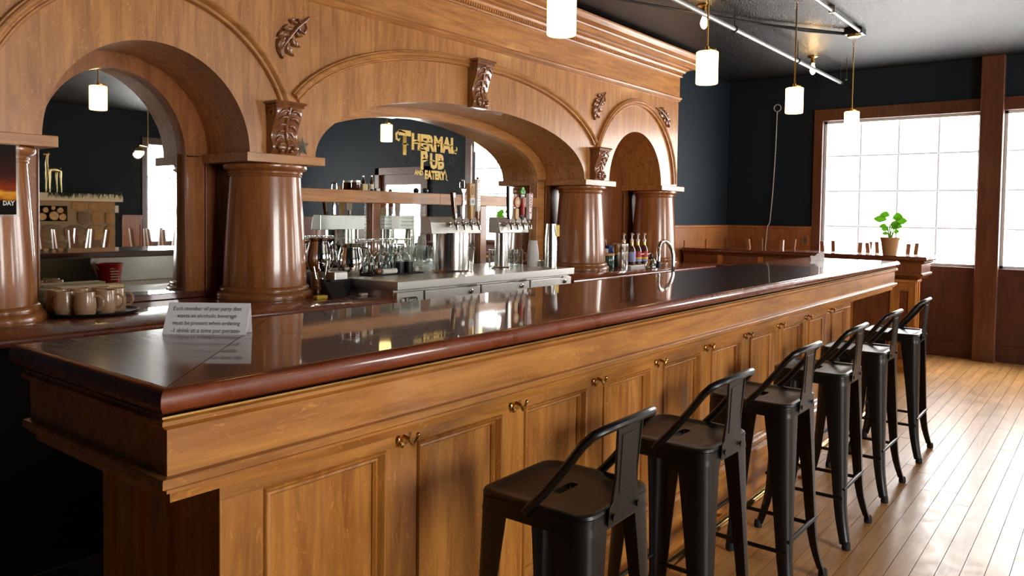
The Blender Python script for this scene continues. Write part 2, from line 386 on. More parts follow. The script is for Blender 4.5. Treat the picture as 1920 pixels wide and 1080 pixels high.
box('door_stile', 'trim_wood', d1, XR + .02, XR + .07, a + .1, a + .22, 1.0, 1.95); box('door_stile', 'trim_wood', d1, XR + .02, XR + .07, b - .22, b - .1, 1.0, 1.95)
box('door_pane', 'daylight_film', d1, XR + .04, XR + .046, a + .22, b - .22, 1.0, 1.95)

# wainscot: stiles, recessed panels and cap rails
def wains_x(parent, x0, x1, y, zt, mat='wainscot', step=0.42, sgn=-1, name='wainscot'):   # along X on a wall facing -Y (sgn -1) or +Y
    def bx(n, m, xa, xb, d0, d1, za, zb, bv=0): box(n, m, parent, xa, xb, min(y + sgn * d0, y + sgn * d1), max(y + sgn * d0, y + sgn * d1), za, zb, bv)
    n = max(1, round((x1 - x0) / step)); w = (x1 - x0) / n
    bx('cap_rail', mat + ('_x' if mat == 'wainscot' else ''), x0, x1, -.002, .045, zt - .03, zt, .004); bx('cap_rail', mat, x0, x1, -.002, .028, zt - .085, zt - .03)
    bx('top_rail', mat, x0, x1, -.002, .020, zt - .17, zt - .085); bx('base_rail', mat, x0, x1, -.002, .022, 0, .2)
    for i in range(n):
        bx('panel', mat, x0 + w * i + .03, x0 + w * (i + 1) - .03, -.002, .008, .2, zt - .17)
        bx('stile', mat, x0 + w * i - (.0 if i == 0 else .035), x0 + w * i + .035, -.002, .020, .2, zt - .17)
    bx('stile', mat, x1 - .035, x1, -.002, .020, .2, zt - .17)
def wains_y(parent, y0, y1, zt, mat='wainscot_dark', step=0.5, cap=True):
    n = max(1, round((y1 - y0) / step)); w = (y1 - y0) / n
    if cap:
        box('cap_rail', mat, parent, XR - .045, XR + .002, y0, y1, zt - .03, zt, .004); box('cap_rail', mat, parent, XR - .028, XR + .002, y0, y1, zt - .085, zt - .03)
    tz = zt - (.085 if cap else 0)
    box('top_rail', mat, parent, XR - .02, XR + .002, y0, y1, tz - .085, tz); box('base_rail', mat, parent, XR - .022, XR + .002, y0, y1, 0, .17)
    for i in range(n):
        box('panel', mat, parent, XR - .008, XR + .002, y0 + w * i + .03, y0 + w * (i + 1) - .03, .17, tz - .085)
        box('stile', mat, parent, XR - .02, XR + .002, y0 + w * i - (.0 if i == 0 else .035), y0 + w * i + .035, .17, tz - .085)
    box('stile', mat, parent, XR - .02, XR + .002, y1 - .035, y1, .17, tz - .085)
wains_x(wall_back, 7.60, XR - .02, YB, 1.365, step=.59)
wains_y(wall_right, 2.86, YB - .02, 1.365, mat='wainscot', step=.5)
wains_y(wall_right, 1.17, 2.86, .905, step=.56, cap=False)
wains_y(wall_right, -.10, .965, .905, step=.53, cap=False)
wains_y(wall_right, -.95, -.10, 1.365, step=.42); wains_y(wall_right, YO + .02, -2.25, 1.365, step=.6)
wains_x(wall_opp, 6.25, 6.60, YO, 1.365, sgn=1, step=.6); wains_x(wall_opp, 8.15, XR - .02, YO, 1.365, sgn=1, step=.55)

# ================================================================== BAR COUNTER
BX0, BX1, BY0, BY1, BZ = 0.702, 6.70, 1.36, 2.08, 1.13
top = thing('mahogany_counter', 'long glossy dark red mahogany bar top with rounded scuffed edge', 'bar top', (BX0, BY0, 1.07))
# mitred boards, nosing
i0 = 0.022; mx, my = BX0 + i0, BY0 + i0; mw = BY1 - my
mi = 0.42
P_end = [(mx, my + .0015), (mx + mw - .0015, BY1), (mx, BY1)]
P_main = [(mx + .0015, my), (BX1 - i0, my), (BX1 - i0, BY1), (mx + mw + .0015, BY1)]
MB().prism(P_end, 'Z', 1.0805, BZ).build('end_board', 'mahogany_y', top)
MB().prism(P_main, 'Z', 1.0805, BZ).build('main_board', 'mahogany', top)
nose = [(-i0 + .001, BZ), (-.010, BZ - .001), (-.002, BZ - .007), (.002, BZ - .018), (.002, BZ - .030), (-.003, BZ - .041), (-.010, BZ - .047), (-i0 + .001, BZ - .05)]
MB().sweep_xy([(BX0, BY1), (BX0, BY0), (BX1, BY0), (BX1, BY1)], nose).build('edge_molding', 'mahogany_worn', top, smooth=True)
box('back_edge', 'mahogany', top, BX0 + .02, BX1 - .02, BY1, BY1 + .012, 1.085, BZ - .002, .003)

PX0, PX1, PY = 0.897, 5.826, 1.492      # panelled body
bar = thing('bar_cabinet', 'long golden oak bar front with raised panels and deep moulded apron', 'bar', (PX0, PY, 0))
box('carcass', 'dark_base', bar, PX0 + .03, PX1 - .02, PY + .03, 2.02, 0.0, 1.068)
crown = [(-.012, 1.0795), (-.012, 1.074), (-.004, 1.070), (-.004, 1.062), (-.016, 1.052), (-.022, 1.049), (-.022, .962), (-.006, .961), (-.004, .957), (-.004, .944), (-.014, .938), (-.020, .935), (-.020, .929), (-.032, .926), (-.034, .906), (-.24, .906), (-.24, 1.0795)]
MB().sweep_xy([(BX0, BY1 - .06), (BX0, BY0), (BX1 - .03, BY0), (BX1 - .03, BY1 - .06)], crown).build('apron', 'oak_x', bar)
box('brass_strip', 'brass_dull', bar, BX0 + .004, BX1 - .04, BY0 + .0045, BY0 + .02, 1.0755, 1.0795)
box('underframe', 'oak_x', bar, PX0, BX1 - .30, PY + .05, 1.98, .91, 1.066)
def panel_front(x0, x1, z0, z1, par):
    box('panel', 'oak_z', par, x0 - .01, x1 + .01, PY + .020, PY + .034, z0 - .01, z1 + .01)
    w = .030
    def mld(name, pts, prof):      # moulding frame: four mitred sticks as one part
        mb = MB(); n = len(pts); rings = []
        for i in range(n + 1):
            p = pts[i % n]; cxm = (x0 + x1) / 2; czm = (z0 + z1) / 2
            sx = 1 if p[0] > cxm else -1; sz = 1 if p[1] > czm else -1
            rings.append([(p[0] - sx * o, PY + dpt, p[1] - sz * o) for o, dpt in prof])
        mb.loft(rings, True, False); mb.build(name, 'oak_z', par)
    mld('panel_molding', [(x0, z0), (x1, z0), (x1, z1), (x0, z1)], [(0, -.002), (0, .024), (w, .024), (w, .016), (w * .8, .009), (w * .62, .010), (w * .45, .002), (w * .25, -.006), (.003, -.007)])
PZ0, PZ1 = .262, .838
np_, pitch, pw0 = 10, 0.4835, 1.005
for k in range(np_):
    x0 = pw0 + pitch * k; x1 = x0 + .367
    panel_front(x0, x1, PZ0, PZ1, bar)
xs = [PX0] + [pw0 + pitch * k + .367 for k in range(np_)]; xe = [pw0 + pitch * k for k in range(np_)] + [PX1]
for a_, b_ in zip(xs, xe): MB().box(a_, b_, PY, PY + .034, .20, .838).build('stile', 'oak_z', bar, bevel=.0015)
box('top_rail', 'oak_x', bar, PX0, PX1, PY, PY + .034, .838, .906)
box('bottom_rail', 'oak_x', bar, PX0, PX1, PY - .001, PY + .034, .20, .262)
MB().sweep_xy([(PX0, PY), (PX1, PY)], [(-.01, .248), (.008, .246), (.016, .238), (.022, .226), (.022, .214), (-.01, .212)]).build('base_molding', 'oak_x', bar)
box('base_board', 'oak_x', bar, PX0 + .002, PX1, PY - .012, PY + .03, 0, .213, .002)
# end face: boards running up
ys_ = [(1.528, 1.60, 0), (1.60, 1.72, .018), (1.72, 1.765, 0), (1.765, 1.865, .02), (1.865, 1.90, 0.004), (1.90, 2.0, .012), (2.0, 2.04, 0.0)]
for (ya, yb, dp) in ys_: MB().box(PX0 + dp, PX0 + .04, ya + .001, yb - .001, 0, .908).build('end_board', 'oak_z', bar, bevel=.0015)
box('end_panel', 'dark_oak', bar, PX1 - .02, PX1, PY + .034, 2.0, 0, .908)
# purse hooks: parts of the bar front
def hook_mesh():
    m = MB(); m.sphere((0, -.004, 0), .012, 12, 8, (1, .5, 1)); m.tube([(0, -.004, .004), (.0, -.020, .012), (.006, -.034, .006), (.014, -.036, -.008), (.024, -.030, -.014), (.036, -.026, -.008), (.044, -.028, .006)], [.006, .006, .005, .005, .005, .0045, .004], 8)
    m.sphere((.045, -.028, .009), .0065, 10, 8); m.lathe([(.004, -.006), (.007, -.012), (.004, -.02)], (0, -.012, 0), 8)
    return m
for k in range(10):
    xh = pw0 + pitch * k - .058 + pitch
    if k == 9: continue
    m = hook_mesh(); m.v = [(p[0] + xh - .012, p[1] + PY, p[2] + .856) for p in m.v]; m.build('purse_hook', 'brass', bar, smooth=True)
# foot rail
MB().tube([(1.0, 1.335, .115), (5.75, 1.335, .115)], .024, 16).build('foot_rail', 'brass', bar, smooth=True); fr = bar.children[-1]; fr['label'] = 'polished brass foot rail'
for xb in (1.25, 2.3, 3.35, 4.4, 5.45):
    MB().tube([(xb, 1.335, .095), (xb, 1.34, .07), (xb, 1.352, .04), (xb, 1.352, .012)], [.016, .010, .009, .012], 10).lathe([(.030, 0.0), (.030, .006), (.012, .012)], (xb, 1.352, 0), 14).tube([(xb, 1.34, .10), (xb, 1.43, .085), (xb, PY - .01, .085)], .008, 8).build('bracket', 'brass_dull', fr, smooth=True)

# return counter beyond the bar end
rc = thing('return_counter', 'short panelled return counter with dark overhanging top by the window', 'counter', (8.25, 2.6, 0))
RX0, RX1, RY0, RY1, RZ = 8.0, 8.52, 1.40, 3.86, 1.115
MB().sweep_xy([(RX0, RY1), (RX0, RY0), (RX1, RY0), (RX1, RY1)], [(-.26, RZ), (-.005, RZ), (.004, RZ - .012), (.004, RZ - .03), (-.006, RZ - .042), (-.26, RZ - .042)]).build('counter_top', 'mahogany', rc, smooth=True)
MB().sweep_xy([(RX0, RY1), (RX0, RY0), (RX1, RY0), (RX1, RY1)], [(-.03, 1.073), (-.012, 1.06), (-.03, 1.045), (-.045, 1.04), (-.045, .955), (-.03, .95), (-.028, .935), (-.05, .915), (-.07, .895), (-.25, .895), (-.25, 1.073)]).build('apron', 'dark_oak', rc)  # darker wood stands in for shade on the side away from the window
box('body', 'oak_z', rc, RX0 + .12, RX1 - .12, 1.54, RY1, 0, .90)
box('ledge', 'oak_y', rc, RX0 + .02, RX0 + .22, 1.47, 1.70, .868, .893, .004)
for (ya, yb) in ((1.50, 1.56), (1.64, 1.72), (2.06, 2.14), (2.5, 2.58), (2.94, 3.02), (3.40, 3.48)): MB().box(RX0 + .10, RX0 + .13, ya, yb, 0, .87).build('stile', 'oak_z', rc, bevel=.002)
for (ya, yb) in ((1.56, 1.64), (1.72, 2.06), (2.14, 2.5), (2.58, 2.94), (3.02, 3.40)):
    box('panel', 'dark_oak', rc, RX0 + .116, RX0 + .125, ya, yb, .1, .80); box('rail', 'oak_y', rc, RX0 + .10, RX0 + .13, ya, yb, .78, .87); box('rail', 'oak_y', rc, RX0 + .10, RX0 + .13, ya, yb, 0, .12)
for (xa, xb) in ((8.12, 8.17), (8.24, 8.29), (8.35, 8.40)): box('end_stile', 'oak_z', rc, xa, xb, 1.515, 1.545, 0, .87)
# inside ribs of the return, above the floor cabinet
for ya in (2.05, 2.50, 2.95, 3.40): box('rib', 'oak_z', rc, RX0 + .03, RX0 + .06, ya, ya + .05, .94, 1.06)

# ================================================================== BACK BAR
CZ = 0.9705; CYF = 3.245                     # back counter height and front edge
FY, FB = 3.663, 4.13                         # facade front and the back panel behind it
ZS = 1.7735                                  # springing = top of the column caps
FX0, FX1 = 1.02, 7.436
COLX = (1.168, 2.599, 5.888, 7.296)
A1, A2, A3 = (1.875, .506, .500), (4.235, 1.427, .462), (6.578, .506, .500)   # arch centre, half width, rise
bb = thing('back_bar', 'tall oak back bar with three arches, cornice and fat tapered columns', 'back bar', (4.2, 3.95, 0))
def arch_z(x, A, e=2.0, grow=0.0, growz=None):
    a, r = A[1] + grow, A[2] + (grow if growz is None else growz); u = abs(x - A[0]) / a
    return None if u >= 1 else ZS - .008 + r * (1 - u ** e) ** (1 / e)
def bottom(x):
    for A, e in ((A1, 2.0), (A2, 2.15), (A3, 2.0)):
        z = arch_z(x, A, e)
        if z is not None: return max(z, ZS)
    return ZS
def facade_board(x0, x1, zt, y0=FY, y1=FB, mat='barback_z'):
    X = {x0, x1}
    for A in (A1, A2, A3):
        for i in range(49):
            x = A[0] - A[1] * math.cos(PI * i / 48)
            if x0 < x < x1: X.add(x)
    X = sorted(X); m = MB(); rings = []
    for x in X:
        zb = bottom(x); rings.append([(x, y0, zb), (x, y0, zt), (x, y1, zt), (x, y1, zb)])
    m.loft(rings); return m.build('arch_board', mat, bb, smooth=True, angle=30)
ZF = 2.97
for x0, x1 in ((FX0, A1[0]), (A1[0], COLX[1]), (COLX[1], A2[0] + .02), (A2[0] + .02, COLX[2]), (COLX[2], FX1)): facade_board(x0 + .0006, x1 - .0006, 2.69)
for x0, x1 in ((FX0, A2[0] + .02), (A2[0] + .02, FX1)): box('frieze_board', 'barback_x', bb, x0, x1, FY - .012, FY + .2, 2.69, ZF)
def band(prof, y, name, mat='barback_x', xa=FX0, xb=FX1):       # moulding across the front with a return at each end
    return MB().sweep_xy([(xa, y + .3), (xa, y), (xb, y), (xb, y + .3)], prof).build(name, mat, bb)
band([(-.01, 2.655), (.010, 2.657), (.018, 2.664), (.012, 2.672), (.022, 2.678), (.030, 2.690), (.022, 2.700), (.012, 2.706), (-.02, 2.708)], FY, 'frieze_molding')
band([(-.02, 2.905), (.018, 2.907), (.022, 2.915), (.016, 2.921), (.016, 2.945), (-.02, 2.945)], FY - .012, 'bed_molding')
dn = 250; dw = (FX1 - FX0) / dn
den = MB()
for i in range(dn):
    x = FX0 + dw * (i + .5); den.box(x - dw * .3, x + dw * .3, FY - .012 - .030, FY - .026, 2.923, 2.944)
den.box(FX1 + .014, FX1 + .030, FY, FY + .25, 2.923, 2.944)
dno = den.build('dentil_row', 'barback_x', bb); dno['kind'] = 'stuff'
band([(-.02, 2.944), (.034, 2.945), (.040, 2.952), (.046, 2.966), (.062, 2.976), (.070, 2.980), (.070, 2.990), (-.02, 2.990)], FY - .012, 'cornice_lower')
band([(-.02, 2.988), (.120, 2.990), (.120, 3.030), (.130, 3.034), (.135, 3.044), (.150, 3.052), (.172, 3.066), (.190, 3.086), (.200, 3.098), (.200, 3.112), (-.02, 3.112)], FY - .012, 'cornice_crown')
# arch mouldings: flat band with a bead each side, standing proud of the facade
AP = [(-.030, 0), (-.030, .016), (-.024, .024), (-.017, .024), (-.012, .017), (-.006, .017), (0.0, .030), (.010, .036), (.020, .034), (.026, .026), (.032, .026), (.036, .020), (.036, 0)]
def archivolt(A, grow, growz, e, t0, t1):
    pts = []
    for i in range(65):
        t = t0 + (t1 - t0) * i / 64
        cx_, sx_ = math.cos(t), math.sin(t)
        ux = math.copysign(abs(cx_) ** (2 / e), cx_); uz = abs(sx_) ** (2 / e)
        pts.append((A[0] + (A[1] + grow) * ux, ZS - .008 + (A[2] + growz) * uz))
    MB().curve_xz(pts[::-1], AP, FY + .001).build('arch_molding', 'barback_x', bb, smooth=True, angle=40)
archivolt(A1, .272, .272, 2.0, math.radians(21), math.radians(159))
archivolt(A3, .272, .272, 2.0, math.radians(2), math.radians(159))
archivolt(A2, .262, .298, 2.25, math.radians(23), math.radians(157))
# back panel, frames, mirrors
box('back_panel', 'dark_oak', bb, FX0, A1[0] - .44, FB - .03, FB, CZ, ZS + .02)
box('back_panel', 'dark_oak', bb, A1[0] + .44, A2[0] - 1.312, FB - .03, FB, CZ, ZS + .02)
box('back_panel', 'dark_oak', bb, A2[0] + 1.312, A3[0] - .42, FB - .03, FB, CZ, ZS + .02)
box('back_panel', 'dark_oak', bb, A3[0] - .42, FX1, FB - .03, FB, CZ, ZS + .02)
MB().lathe([(.001, 0), (.55, 0), (.55, .02), (.001, .02)], (A3[0], FB - .025, ZS), 48, 'Y').build('niche_back', 'dark_oak', bb)
def ring_frame(A, win, rin, y0, y1, zb, mat, ew, ei, name='mirror_frame', outz=None):
    """flat arched wood frame: outer outline = soffit arch, inner outline = mirror opening"""
    m = MB(); rings = []; n = 56
    for i in range(n + 1):
        t = PI * i / n; c_, s_ = math.cos(t), math.sin(t)
        o = (A[0] + (A[1] + .02) * math.copysign(abs(c_) ** (2 / ew), c_), ZS - .008 + (A[2] + .02) * abs(s_) ** (2 / ew))
        q = (A[0] + win * math.copysign(abs(c_) ** (2 / ei), c_), ZS - .02 + rin * abs(s_) ** (2 / ei))
        rings.append([(o[0], y0, o[1]), (q[0], y0, q[1]), (q[0], y1, q[1]), (o[0], y1, o[1])])
    m.loft(rings); m.build(name, mat, bb, smooth=True, angle=30)
    for sg in (-1, 1):
        xa, xb = sorted((A[0] + sg * win, A[0] + sg * (A[1] - .02))); MB().box(xa, xb, y0, y1, zb, ZS - .008).build('mirror_stile', mat, bb, bevel=.003)
ring_frame(A1, .372, .430, FB - .055, FB - .01, CZ, 'column_wood', 2.0, 2.0)
box('mirror_rail', 'mahogany', bb, A1[0] - .50, A1[0] + .50, FB - .060, FB - .01, CZ, CZ + .035, .004)
ring_frame(A2, 1.300, .405, FB - .055, FB - .01, CZ, 'barback_x', 2.15, 2.15)
def mirror(A, win, rin, y, zb, e, label):
    pts = [(A[0] + win, zb)]
    for i in range(57):
        t = PI * i / 56; c_, s_ = math.cos(t), math.sin(t)
        pts.append((A[0] + win * math.copysign(abs(c_) ** (2 / e), c_), ZS - .02 + rin * abs(s_) ** (2 / e)))
    pts.append((A[0] - win, zb))
    o = MB().prism(pts, 'Y', y, y + .008).build('mirror', 'mirror_glass', None); tag(o, label, 'mirror'); return o
mirror(A1, .378, .436, FB - .012, CZ + .03, 2.0, 'arched mirror behind the tray of mugs')
mm = mirror(A2, 1.31, .412, FB - .012, CZ + .03, 2.15, 'wide arched mirror painted with gold pub lettering')
for sg in (-1, 1): MB().tube([(A1[0] + sg * .372, FB - .056, CZ + .05), (A1[0] + sg * .372, FB - .056, ZS)], .006, 8).build('frame_bead', 'carved', bb)
# rail and muntin across the middle mirror
box('mirror_shelf', 'barback_x', bb, A2[0] - 1.30, A2[0] + .020, FB - .085, FB - .013, 1.526, 1.610, .003)
box('mirror_shelf', 'barback_x', bb, A2[0] + .021, A2[0] + 1.30, FB - .085, FB - .013, 1.526, 1.610, .003)
box('mirror_post', 'column_wood', bb, 3.62, 3.695, FB - .045, FB - .013, CZ, 1.526, .003)
box('mirror_post', 'column_wood', bb, 4.775, 4.85, FB - .045, FB - .013, CZ, 1.526, .003)
# pilasters on the back panel behind each column
for xc in COLX[1:]:
    for sg in (-1, 1): MB().box(xc + sg * .20 - .035, xc + sg * .20 + .035, FB - .06, FB - .028, CZ, ZS).build('pilaster', 'dark_oak', bb, bevel=.004)
# columns and square caps
for k, xc in enumerate(COLX):
    hw = .254
    cp = MB().box(xc - hw, xc + hw, 3.630, FB - .02, 1.724, ZS).build('column_cap', 'barback_x', bb, bevel=.003)
    yc = 3.845; r0, r1 = .231, .196
    prof = [(.264, CZ), (.266, CZ + .012), (.264, CZ + .026), (.254, CZ + .038), (.246, CZ + .040), (.248, CZ + .050), (.244, CZ + .062), (.236, CZ + .068)]
    zt = 1.652
    for i in range(13):
        u = i / 12; prof.append((r0 + (r1 - r0) * (u ** 1.25), CZ + .07 + (zt - CZ - .07) * u))
    cl = MB().lathe(prof, (xc, yc, 0), 64).build('column', 'column_wood', bb, smooth=True, angle=50)
    MB().lathe([(.196, zt), (.202, zt + .004), (.203, zt + .010), (.198, zt + .014), (.204, zt + .018), (.206, zt + .024), (.203, zt + .030), (.210, zt + .034), (.224, zt + .042), (.230, zt + .054), (.228, zt + .066), (.215, 1.7245)], (xc, yc, 0), 64).build('column_collar', 'column_wood', bb, smooth=True, angle=50)
# carved scroll brackets
def bracket(xc, zb, zt, w=.165):
    br = MB(); H = zt - zb; y0 = FY
    side = []      # S-shaped front line: (projection, height fraction)
    for u, p in ((0, .045), (.05, .058), (.10, .066), (.16, .066), (.22, .056), (.30, .048), (.40, .052), (.52, .066), (.64, .084), (.74, .096), (.84, .100), (.90, .094)):
        side.append((y0 - p, zb + u * H))
    poly = [(y0 + .002, zb)] + side + [(y0 + .002, zb + .90 * H)]
    rings = []
    for xx, s_ in ((xc - w / 2, .93), (xc - w / 2 + .012, 1.0), (xc + w / 2 - .012, 1.0), (xc + w / 2, .93)):
        rings.append([(xx, y0 + (y - y0) * s_, z) for y, z in poly])
    br.loft(rings); b = br.build('scroll_bracket', 'carved', bb, smooth=True, angle=45)
    MB().sweep_xy([(xc - w / 2 - .004, y0), (xc - w / 2 - .004, y0 - .098), (xc + w / 2 + .004, y0 - .098), (xc + w / 2 + .004, y0)],
                  [(-.08, zb + .885 * H), (.002, zb + .885 * H), (.006, zb + .91 * H), (.002, zb + .93 * H), (.012, zb + .945 * H), (.016, zb + .965 * H), (.012, zb + .985 * H), (.004, zt), (-.08, zt)]).build('bracket_cap', 'carved', b)
    def fy(u):
        for (a1, b1), (a2, b2) in zip(side, side[1:]):
            z = zb + u * H
            if b1 <= z <= b2 + 1e-6: return a1 + (a2 - a1) * (z - b1) / (b2 - b1)
        return side[-1][0]
    lv = MB()
    lv.tube([(xc + .012 * math.sin(u * 7), fy(u) - .002, zb + u * H) for u in [i / 20 * .84 + .03 for i in range(21)]], [.008 + .004 * math.sin(i) ** 2 for i in range(21)], 8)
    for u, sg, L_ in ((.80, -1, .06), (.80, 1, .06), (.68, -1, .055), (.66, 1, .06), (.54, -1, .055), (.52, 1, .055), (.42, -1, .045), (.40, 1, .045), (.30, -1, .05), (.28, 1, .05), (.18, -1, .05), (.16, 1, .05)):
        pts = []
        for i in range(7):
            q = i / 6; uu = u + .05 * math.sin(q * 3.2) - .07 * q
            pts.append((xc + sg * (.008 + L_ * q * 1.05), fy(max(.0, min(.88, uu))) - .003 + .002 * q, zb + uu * H))
        lv.tube(pts, [.004, .009, .011, .010, .008, .006, .003], 7)
    for sg in (-1, 1): lv.sphere((xc + sg * .05, fy(.12) - .004, zb + .12 * H), .017, 10, 8); lv.sphere((xc + sg * .03, fy(.08) - .002, zb + .06 * H), .014, 10, 8)
    lv.build('acanthus_carving', 'carved', b, smooth=True, angle=60)
    for sg in (-1, 1):
        sp = MB(); pts = []
        for i in range(26):
            t = i / 25 * 2.6 * PI; r = .034 * (1 - i / 30)
            pts.append((xc + sg * (w / 2 + .001), y0 - .045 + r * math.cos(t), zb + .78 * H + r * math.sin(t)))
        sp.tube(pts, .005, 6).build('side_scroll', 'carved', b, smooth=True)
bracket(2.565, ZS, 2.058); bracket(4.205, 2.215, 2.555); bracket(5.830, ZS, 2.058)
# carved leaf sprays in the spandrels
def spray(xc, zc, ang, flip, size=.13):
    m = MB(); R = lambda u, v: rot2(u * flip, v, ang)
    def P(u, v, h): a_, b_ = R(u * size, v * size); return (xc + a_, FY - h, zc + b_)
    m.tube([P(1.0, .98, .010), P(.72, .74, .020), P(.35, .42, .022), P(0, 0, .022), P(-.35, -.5, .018)], [.006, .008, .009, .009, .006], 8)
    m.tube([P(.72, .74, .018), P(.80, .45, .02), P(.66, .20, .02), P(.42, .30, .022), P(.42, .52, .02)], [.005, .008, .010, .010, .007], 8)
    for (u, v, a_, L_, W_) in ((.35, .55, 2.4, .42, .15), (.1, .25, 2.7, .5, .17), (-.1, 0, 2.9, .55, .2), (-.3, -.3, 3.5, .5, .2), (.3, .2, -.9, .35, .14), (.1, -.1, -1.2, .5, .18), (-.15, -.35, -1.5, .6, .2), (-.35, -.5, -2.1, .55, .18), (-.3, -.15, 3.9, .5, .2), (.55, .62, 2.0, .25, .12)):
        rings = []
        for i in range(7):
            q = i / 6; wd_ = W_ * math.sin(PI * min(.97, q * .92 + .08)) * (1 + .25 * math.sin(q * 14))
            cu, cv = u + math.cos(a_ + .5 * q) * L_ * q, v + math.sin(a_ + .5 * q) * L_ * q; px_, pv_ = -math.sin(a_ + .5 * q), math.cos(a_ + .5 * q)
            rings.append([P(cu - px_ * wd_, cv - pv_ * wd_, .006), P(cu - px_ * wd_ * .5, cv - pv_ * wd_ * .5, .021), P(cu, cv, .014 + .012 * (1 - q)), P(cu + px_ * wd_ * .5, cv + pv_ * wd_ * .5, .021), P(cu + px_ * wd_, cv + pv_ * wd_, .006), P(cu, cv, -.001)])
        m.loft(rings)
    m.build('leaf_carving', 'carved', bb, smooth=True, angle=50)
spray(2.625, 2.435, 0, 1); spray(5.842, 2.435, 0, 1); spray(7.11, 2.475, .42, -1); 
# counter and base cabinets
bcl = thing('back_counter', 'dark red wooden back counter carrying the tray of mugs', 'counter', (2.0, 3.6, 0))
bcr = thing('back_counter', 'dark red wooden back counter carrying the syrup bottles', 'counter', (6.2, 3.6, 0))
MB().sweep_xy([(0.95, 4.1), (0.95, CYF), (3.052, CYF), (3.052, 4.1)], [(-.42, CZ), (-.006, CZ), (.006, CZ - .008), (.009, CZ - .02), (.006, CZ - .032), (-.006, CZ - .038), (-.42, CZ - .038)]).build('counter_top', 'mahogany_worn', bcl, smooth=True)
MB().box(1.2, 2.9, CYF + .3, FB, CZ - .038, CZ - .0005).build('counter_slab', 'mahogany', bcl)
MB().sweep_xy([(4.89, 4.1), (4.89, CYF), (7.50, CYF), (7.50, 4.1)], [(-.42, CZ), (-.006, CZ), (.006, CZ - .008), (.009, CZ - .02), (.006, CZ - .032), (-.006, CZ - .038), (-.42, CZ - .038)]).build('counter_top', 'mahogany_worn', bcr, smooth=True)
MB().box(5.2, 7.3, CYF + .3, FB, CZ - .038, CZ - .0005).build('counter_slab', 'mahogany', bcr)
box('base_cabinet', 'dark_base', bcl, 1.0, 3.03, CYF + .10, FB, 0, CZ - .038)
box('base_cabinet', 'dark_base', bcr, 4.91, 7.46, CYF + .10, FB, 0, CZ - .038)
# steel undercounter cooler on the left
uc = thing('undercounter_cooler', 'steel fronted undercounter cooler below the left back counter', 'cooler', (2.0, 3.3, 0))
box('door', 'steel', uc, 1.62, 2.49, CYF + .025, CYF + .07, .15, .93, .006); box('body', 'dark_base', uc, 1.60, 2.86, CYF + .07, CYF + .099, 0, .93)
box('drawer_trim', 'steel', uc, 2.52, 2.80, CYF + .03, CYF + .055, .912, .93)
box('door_handle', 'steel_polished', uc, 1.75, 2.35, CYF + .005, CYF + .025, .80, .82, .004)

# painted lettering on the middle mirror (flat print on the glass)
ym = FB - .0135
def paint(body, x, z, size, bold=.006, sx=.8, align='LEFT', spacing=1.0, mat='gold_paint'): return text(body, size, mat, mm, (x, ym, z), align=align, bold=bold, sx=sx, spacing=spacing)
paint('T', 3.895, 1.893, .235, .010, .80); paint('HERMAL', 4.018, 1.935, .158, .008, .83, spacing=.98)
paint('P', 4.115, 1.795, .195, .010, .72); paint('UB', 4.215, 1.805, .150, .008, .80)
paint('AND', 4.055, 1.745, .048, .0025, .85); paint('EATERY', 4.160, 1.722, .085, .005, .74)
sp = MB()
def stroke(pts, w, y=ym):
    P = [Vector((p[0], 0, p[1])) for p in pts]; L_, R_ = [], []
    for i in range(len(P)):
        d = (P[min(i + 1, len(P) - 1)] - P[max(i - 1, 0)]).normalized(); n = Vector((-d.z, 0, d.x)); q = i / (len(P) - 1); ww = w * (.35 + .65 * math.sin(PI * q))
        L_.append((P[i].x + n.x * ww, y, P[i].z + n.z * ww)); R_.append((P[i].x - n.x * ww, y, P[i].z - n.z * ww))
    n = len(P); sp.add(L_ + R_, [(i, i + 1, n + i + 1, n + i) for i in range(n - 1)])
stroke([(3.955, 2.045), (3.90, 2.055), (3.868, 2.03), (3.87, 1.995), (3.895, 1.985), (3.905, 2.0)], .011)     # curl of the T
stroke([(4.475, 1.955), (4.505, 1.94), (4.515, 1.965), (4.512, 1.985)], .008); stroke([(4.378, 1.80), (4.40, 1.745), (4.395, 1.725), (4.415, 1.715)], .005)
stroke([(4.10, 1.93), (4.115, 1.955), (4.15, 1.95)], .008)
for xx, zz in ((4.077, 1.985), (4.142, 1.985), (4.215, 1.985), (4.297, 1.985), (4.372, 1.985), (4.44, 1.985), (3.96, 1.96), (4.16, 1.86), (4.25, 1.855), (4.335, 1.858)): stroke([(xx - .03, zz), (xx, zz + .006), (xx + .03, zz)], .006)
sp.build('lettering_flourish', 'gold_paint', mm)
sp = MB()
for sg, x0, z0 in ((-1, 4.08, 1.835), (1, 4.40, 1.835)):
    for k, (r, dx, dz) in enumerate(((.045, .06, .03), (.03, .12, -.02), (.055, .10, .06))):
        stroke([(x0 + sg * (dx + r * (1 - i / 26) * math.cos(i * .33)), z0 + dz + r * (1 - i / 26) * math.sin(i * .33)) for i in range(22)], .0022)
    stroke([(x0, z0), (x0 + sg * .05, z0 + .03), (x0 + sg * .10, z0 - .01), (x0 + sg * .16, z0 + .05)], .003)
stroke([(4.0, 2.10), (4.02, 2.12), (4.045, 2.10), (4.03, 2.08), (4.01, 2.09)], .002); stroke([(4.2, 1.66), (4.25, 1.68), (4.3, 1.655), (4.35, 1.675), (4.4, 1.66)], .002)
sp.build('chalk_flourish', 'chalk', mm)
